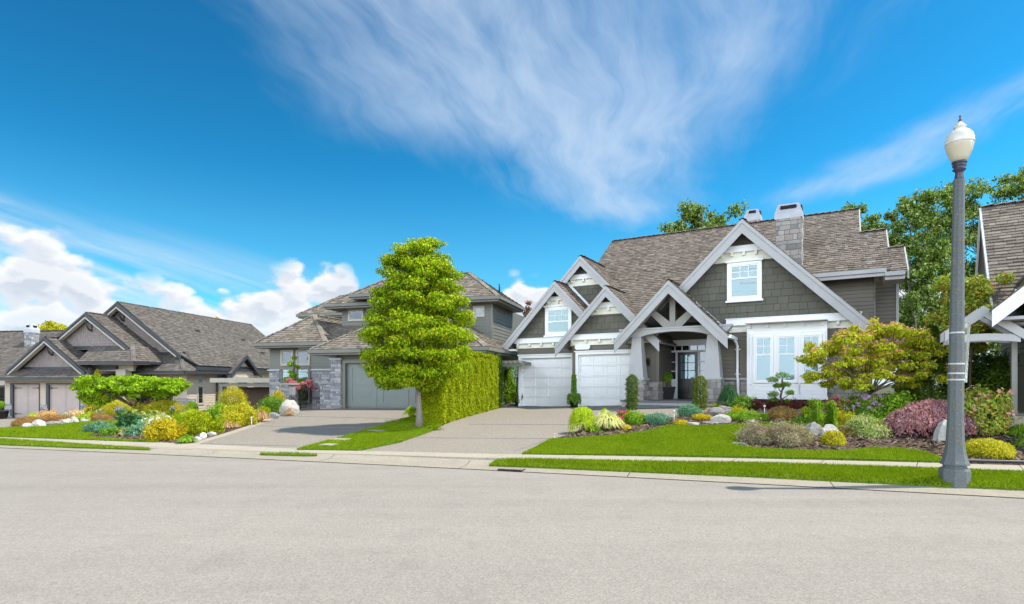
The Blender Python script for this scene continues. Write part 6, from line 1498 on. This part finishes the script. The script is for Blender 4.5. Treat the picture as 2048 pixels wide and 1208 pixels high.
for q in ((0, 1, 5, 4), (1, 2, 6, 5), (2, 3, 7, 6), (3, 0, 4, 7), (3, 2, 1, 0)): mb.face([i[k] for k in q])
for q in ((0, 4), (1, 5)):
    mb.tube([mb.v[i[q[0]]], mb.v[i[q[1]]]], .004, 5)
mb.build('brochure_holder', 'plastic', root)
# ------------------------------------------------------------------ the middle house's entrance planting
def gate_pier(u, w, h, label):
    p = Q.world(u, w, 0); root = thing('gate_pier', (p[0], p[1], float(T(p[0], p[1])) - .02), label, 'gate pier', 'stone gate piers at the middle house entrance', -Q.a)
    mb = MB()
    for bs_, a0, a1 in ((front(-.35), -.35, .35), (rside(.35), -.35, .35), (((-.35, 0, 0), (0, 1, 0), (0, 0, 1), (-1, 0, 0)), -.35, .35)):
        mb.base(bs_); mb.box(a0, a1, 0, h, -.1, .004, 1); clad(mb, [(a0, 0), (a1, 0), (a1, h), (a0, h)], .1, (.12, .36), .028, Q.rng, .014, 0, False, .3, .5)
    mb.base(IDB); mb.box(-.34, .34, -.34, .34, 0, h - .01, 1); mb.build('pier', ['stone_blue', 'mortar'], root)
    mb = MB(); mb.box(-.44, .44, -.44, .44, h, h + .1); mb.build('cap_stone', 'rock', root)
gate_pier(2.6, -2.0, 1.25, 'stone gate pier with overhanging cap, left one under the red maple'); gate_pier(4.5, -1.2, 1.2, 'stone gate pier half hidden behind the potted shrub')
p = Q.world(3.3, -1.8, 0); root = thing('garden_gate', (p[0], p[1], float(T(p[0], p[1]))), 'black iron garden gate between the stone piers', 'gate', None, -Q.a - .3)
mb = MB()
for k in range(8): mb.box(-.32 + k * .09, -.305 + k * .09, -.008, .008, .08, 1.1)
for z in (.1, .95, 1.08): mb.box(-.33, .34, -.012, .012, z, z + .025)
mb.build('gate_bars', 'metal_black', root)
X0, Y0, Z0 = Q.world(2.05, -.75, .5); q = Y0 / F
cl = [((px_ - 604) * q, rg.uniform(-.3, .3), (792 - py_) * q, rg.uniform(.12, .24)) for px_, py_ in ((604, 694), (600, 706), (610, 712), (598, 722), (606, 730), (590, 738), (612, 742), (600, 752), (585, 758), (610, 762), (596, 772), (620, 752), (588, 770), (602, 782), (620, 770))]
tree('upright_tree', X0, Y0, Z0, cl, 'bright', 'slender bright green tree before the front window of the hipped house', 'tree', [(0, 0, -.2), (0, 0, 1.2), (0, 0, 2.6)], 5200, .09, .6, 'bark_brown', .04, flat=.7, seed=35)
X0, Y0, Z0 = Q.world(3.0, -1.55, .5); q = Y0 / F
cl = [((px_ - 620) * q, rg.uniform(-.3, .3), (795 - py_) * q, rg.uniform(.1, .2)) for px_, py_ in ((598, 738), (606, 744), (616, 748), (626, 746), (634, 742), (640, 750), (620, 756), (630, 758), (592, 742), (612, 752), (644, 756))]
tree('red_maple', X0, Y0, Z0, cl, 'pinkmaple', 'small pink leafed maple above the stone gate pier', 'tree', [(0, 0, -.2), (0, 0, .7), (.02, 0, .95)], 3600, .075, .4, 'bark_brown', .03, flat=.5, seed=36, start=.85, droop=.8)
# ------------------------------------------------------------------ left gardens
shrub('gold_shrub', 330, 884, 68, 48, 'gold', 'golden yellow spirea bush at the front of the left bed', size=.06, cover=3)
shrub('globe_shrub', 395, 872, 66, 50, 'hedge', 'large clipped dark green dome behind the gold bush', size=.05, amp=.1, cover=3.2, lo=-.4); shrub('globe_shrub', 436, 868, 25, 36, 'hedge', 'small clipped egg shaped shrub beside the large dome', size=.05, amp=.06, cover=3.2, lo=-.7)
tuft('grass_tuft', 374, 889, 42, 18, 'bright', 'bright green grass tuft at the driveway corner', 900, width=.01)
rock('boulder', 392, 884, 24, 9, 'rock_pale', 'low pale rock behind the green grass tuft'); rock('boulder', 424, 873, 18, 8, 'rock_pale', 'low pale rock right of the white ball'); rock('boulder', 577, 832, 38, 28, 'rock_pale', 'big pale boulder at the top of the middle driveway'); rock('boulder', 547, 838, 24, 11, 'rock', 'low grey rock below the big pale boulder')
tuft('straw_grass', 455, 860, 26, 17, 'straw', 'straw coloured grass tuft beside the egg shaped shrub', 600); tuft('straw_grass', 471, 858, 20, 12, 'straw', 'smaller straw grass tuft under the branching shrub', 450); tuft('straw_grass', 520, 846, 44, 26, 'straw', 'wide straw coloured grass clump by the driveway edge', 900); tuft('straw_grass', 578, 833, 24, 16, 'straw', 'straw grass tuft leaning on the big pale boulder', 450); tuft('straw_grass', 590, 810, 22, 24, 'straw', 'straw grass clump below the stone gate pier', 450)
shrub('branching_shrub', 480, 853, 74, 50, 'golddark', 'open olive yellow shrub with visible stems by the driveway', size=.06, cover=1.6, lo=-.1, amp=.4, lumps=16)
shrub('shrub', 445, 843, 60, 36, 'bright', 'fresh green leafy shrub behind the branching shrub', size=.07, asp=.6)
shrub('globe_shrub', 526, 838, 34, 26, 'hedge', 'small round green shrub left of the white ball', size=.05, amp=.1); shrub('shrub', 545, 830, 50, 40, 'green', 'mid green shrub beneath the yellow one', size=.06)
shrub('gold_shrub', 556, 826, 34, 52, 'gold', 'upright golden yellow shrub in front of the pale green mound', size=.06, cover=1.4, amp=.4); shrub('mound_shrub', 545, 815, 88, 40, 'lime', 'broad pale green mound below the left window', size=.06, cover=2.6, deep=.5, lumps=14)
cone('spruce', 508, 808, 36, 70, 'bright', 'pointed bright green dwarf spruce', 'spruce', .07, .35, .8, deep=1.2); shrub('mountain_pine', 468, 822, 58, 54, 'golddark', 'bushy dwarf pine left of the pointed spruce', size=.08, asp=.3, amp=.4, lumps=18, deep=.7)
shrub('umbrella_shrub', 404, 818, 58, 32, 'bronze', 'umbrella shaped shrub with orange tinted top', size=.06, lo=.25, deep=.6); shrub('orange_shrub', 455, 828, 28, 16, 'gold', 'low orange topped shrub below the dwarf pine', size=.05)
shrub('globe_shrub', 384, 824, 24, 22, 'bright', 'small bright green clipped ball below the umbrella shrub', size=.05, amp=.05); shrub('globe_shrub', 362, 824, 24, 20, 'hedge', 'small dark clipped ball beside the bright one', size=.05, amp=.05); shrub('low_shrub', 385, 838, 44, 18, 'lime', 'low yellow green mound above the far lawn', size=.05)
shrub('gold_mop', 240, 832, 78, 36, 'golddark', 'golden mop cypress left of the flat topped maple trunk', 'cypress', None, .08, .25, amp=.35, lumps=18, deep=.6); shrub('gold_mop', 322, 834, 92, 38, 'golddark', 'golden mop cypress right of the flat topped maple trunk', 'cypress', None, .08, .25, amp=.35, lumps=18, deep=.6)
tuft('iris', 240, 842, 44, 24, 'green', 'iris clump with violet flowers under the maple', 260, width=.02, erect=.5, flowers=('violet', 14), cat='iris'); tuft('iris', 345, 836, 24, 20, 'green', 'second iris clump with violet flowers near the far lawn', 160, width=.02, erect=.5, flowers=('violet', 6), cat='iris')
cone('gold_conifer', 195, 832, 48, 92, 'golddark', 'pointed yellow green conifer left of the flat topped maple', 'conifer', .09, .35, .7, deep=.8); cone('gold_conifer', 190, 815, 24, 82, 'lime', 'slim gold conifer showing above the maple crown', 'conifer', .09, .35, .8, deep=1.6)
shrub('azalea', 208, 832, 26, 16, 'varieg', 'white flowered azalea below the gold conifer', 'azalea', ('white', 30), .05); shrub('azalea', 312, 858, 50, 26, 'varieg', 'white flowered azalea behind the gold bush', 'azalea', ('white', 60), .06); shrub('azalea', 320, 846, 36, 16, 'varieg', 'second white azalea under the maple limbs', 'azalea', ('white', 36), .06)
shrub('hosta', 262, 858, 50, 22, 'dkblue', 'dark blue green hosta clump under the maple', 'hosta', None, .16, .7, lumps=8, amp=.3); shrub('hosta', 292, 852, 48, 22, 'varieg', 'pale edged hosta clump under the maple', 'hosta', None, .16, .65, amp=.3); shrub('hosta', 276, 872, 44, 18, 'blue', 'pale blue green hosta at the front of the left bed', 'hosta', None, .14, .6)
shrub('blue_spruce', 198, 868, 48, 24, 'blue', 'spreading blue spruce at the lawn side of the left bed', 'spruce', None, .09, .25, amp=.5, lumps=16); shrub('shrub', 222, 872, 36, 16, 'green', 'low green shrub beside the blue spruce', size=.06); shrub('low_shrub', 258, 872, 28, 10, 'tan', 'low orange and yellow plant on the mulch', 'plant', None, .06); shrub('low_shrub', 298, 868, 30, 12, 'tan', 'low orange and white plant beside the hosta', 'plant', None, .06)
shrub('heather_mound', 55, 856, 52, 22, 'rust', 'red brown heather mound at the left end of the rock border', 'heather', None, .05, .35, amp=.08); shrub('heather_mound', 104, 850, 70, 20, 'rust', 'brown heather mound above the white rocks', 'heather', None, .05, .35, amp=.2); shrub('heather_mound', 201, 845, 52, 16, 'rust', 'clipped brown heather mound at the right end of the rock border', 'heather', None, .05, .35, amp=.06, flat=.6); shrub('heather_mound', 138, 846, 46, 18, 'heather', 'greyish heather mound between the peach azaleas', 'heather', None, .05, .35)
shrub('azalea', 98, 842, 38, 22, 'tan', 'peach flowered azalea, left one in front of the garage doors', 'azalea', ('orange', 20), .055); shrub('azalea', 152, 840, 36, 20, 'tan', 'peach flowered azalea, right one by the gold conifer', 'azalea', ('white', 30), .055); shrub('globe_shrub', 70, 840, 28, 14, 'lime', 'small lime dome in front of the garage door', size=.05, amp=.06); shrub('globe_shrub', 134, 836, 22, 10, 'lime', 'small lime dome between the peach azaleas', size=.05, amp=.06); shrub('shrub', 168, 846, 30, 18, 'lime', 'lime green shrub behind the right white rocks', size=.06)
for a, b, w_, h_, mt_, lb in ((56, 857, 20, 10, 'rock_pale', 'white rock at the left end of the lawn edge'), (76, 856, 27, 14, 'rock_pale', 'largest white rock of the lawn edge'), (107, 853, 32, 9, 'rock', 'low dark rock right of the largest white one'), (132, 849, 24, 11, 'rock_pale', 'pale slanted rock in the middle of the lawn edge'), (147, 847, 20, 12, 'rock_pale', 'pale rock beside the slanted one'), (169, 846, 16, 9, 'rock_pale', 'white cubic rock before the clipped heather')): rock('boulder', a, b, w_, h_, mt_, lb)
# flat roofed pergola between the left and middle houses
X0, Y0, Z0 = (437 - CX) / F * 37, 37.0, -.2; q = Y0 / F
root = thing('pergola', (X0, Y0, Z0), 'low flat roofed brown pergola between the two left houses', 'pergola', None, -R(9)); mb = MB(); zt = 1.6 + 5 * q - Z0
mb.box(-.4, 4.0, -.3, 2.2, zt, zt + .28); mb.build('roof_slab', 'left_frame', root); mb = MB(); mb.box(.1, 4.0, -.1, 2.0, zt - .26, zt - .04); mb.build('beam', 'mid_trim', root)
for a, b in ((.25, 0), (3.7, 0), (.25, 1.9)): mb = MB(); mb.box(a - .1, a + .1, b - .1, b + .1, -.6, zt - .26); mb.build('post', 'mid_trim', root)
mb = MB(); mb.box(.4, 3.6, 1.5, 1.6, -.6, zt - .3); mb.build('back_screen', 'bark_brown', root)
# ------------------------------------------------------------------ trees behind the houses
def bg_tree(px0, px1, ytop, ybot, d, leaf, label, seed, n=11000, size=.24, gaps=.55, grp='tall trees behind the houses', dens=26, trunkx=None, name='background_tree', rr_=(.085, .16)):
    r = np.random.default_rng(seed); q = d / F; cxp = (px0 + px1) / 2; X = (cxp - CX) * q; Z = float(T(X, d)) ; hw = (px1 - px0) / 2
    cl = []; k = 0
    dens = int(dens * 1.9); n = int(n * 1.7); size *= .85
    while k < dens:
        a, b = r.uniform(-1, 1), r.random()
        lim = math.sqrt(max(0, 1 - abs(2 * b - .85) ** 2.4))
        if abs(a) > lim: continue
        k += 1; rad_ = hw * q * r.uniform(*rr_) * 2.0
        cl.append((a * hw * q, r.uniform(-.8, .8) * hw * q * .7, 1.6 + (770 - ybot + (ybot - ytop) * b) * q - Z, rad_))
    top = max(c[2] for c in cl); tx_ = ((trunkx or cxp) - cxp) * q
    tree(name, X, d, Z, cl, leaf, label, 'tree', [(tx_, 0, -.3), (tx_, 0, top * .3), (tx_ + .2, 0, top * .6), (tx_ * .5, 0, top * .97)], n, size, .6, 'bark_grey', max(.12, hw * q * .05), group=grp, flat=.75, seed=seed, rnd=1.0, lump=.35, thick=.95, limb_every=3)
bg_tree(1325, 1485, 400, 560, 42, 'bgtree', 'round topped tree rising behind the main roof ridge', 201, 13000, .26, dens=60)
bg_tree(1655, 1780, 388, 580, 40, 'bgtree', 'slender tree behind the right end of the main roof', 202, 9500, .24, dens=46, rr_=(.08, .15))
bg_tree(1762, 1905, 360, 700, 34, 'bgtree', 'tall airy tree left of the lamp post', 203, 21000, .2, dens=84, trunkx=1812)
bg_tree(1840, 2010, 330, 680, 37, 'bgtree', 'tallest airy tree directly behind the lamp post', 204, 23000, .2, dens=92, trunkx=1952)
bg_tree(1985, 2160, 300, 660, 36, 'bgtree', 'tall airy tree at the right edge above the shake roof', 205, 16000, .22, dens=64)
bg_tree(1770, 1880, 560, 790, 30, 'bgtree', 'lower bushy tree filling in right of the main house', 206, 9000, .16, dens=34)
bg_tree(1880, 2050, 590, 790, 26, 'bgtree', 'dark bushy tree behind the white arch', 207, 9000, .14, dens=34)
bg_tree(1030, 1085, 598, 700, 46, 'purple', 'purple leafed tree showing between the two houses', 208, 4500, .2, dens=24, name='plum_tree')
bg_tree(70, 134, 642, 700, 62, 'bgyellow', 'yellow leafed tree behind the left roof', 209, 5000, .34, dens=24)
bg_tree(410, 440, 626, 700, 75, 'bgyellow', 'small tree top peeking over the long left roof', 210, 1500, .3, dens=14)
bg_tree(960, 1060, 690, 800, 44, 'bgtree', 'green trees low in the gap between hipped and shingled houses', 211, 6000, .2, dens=26)
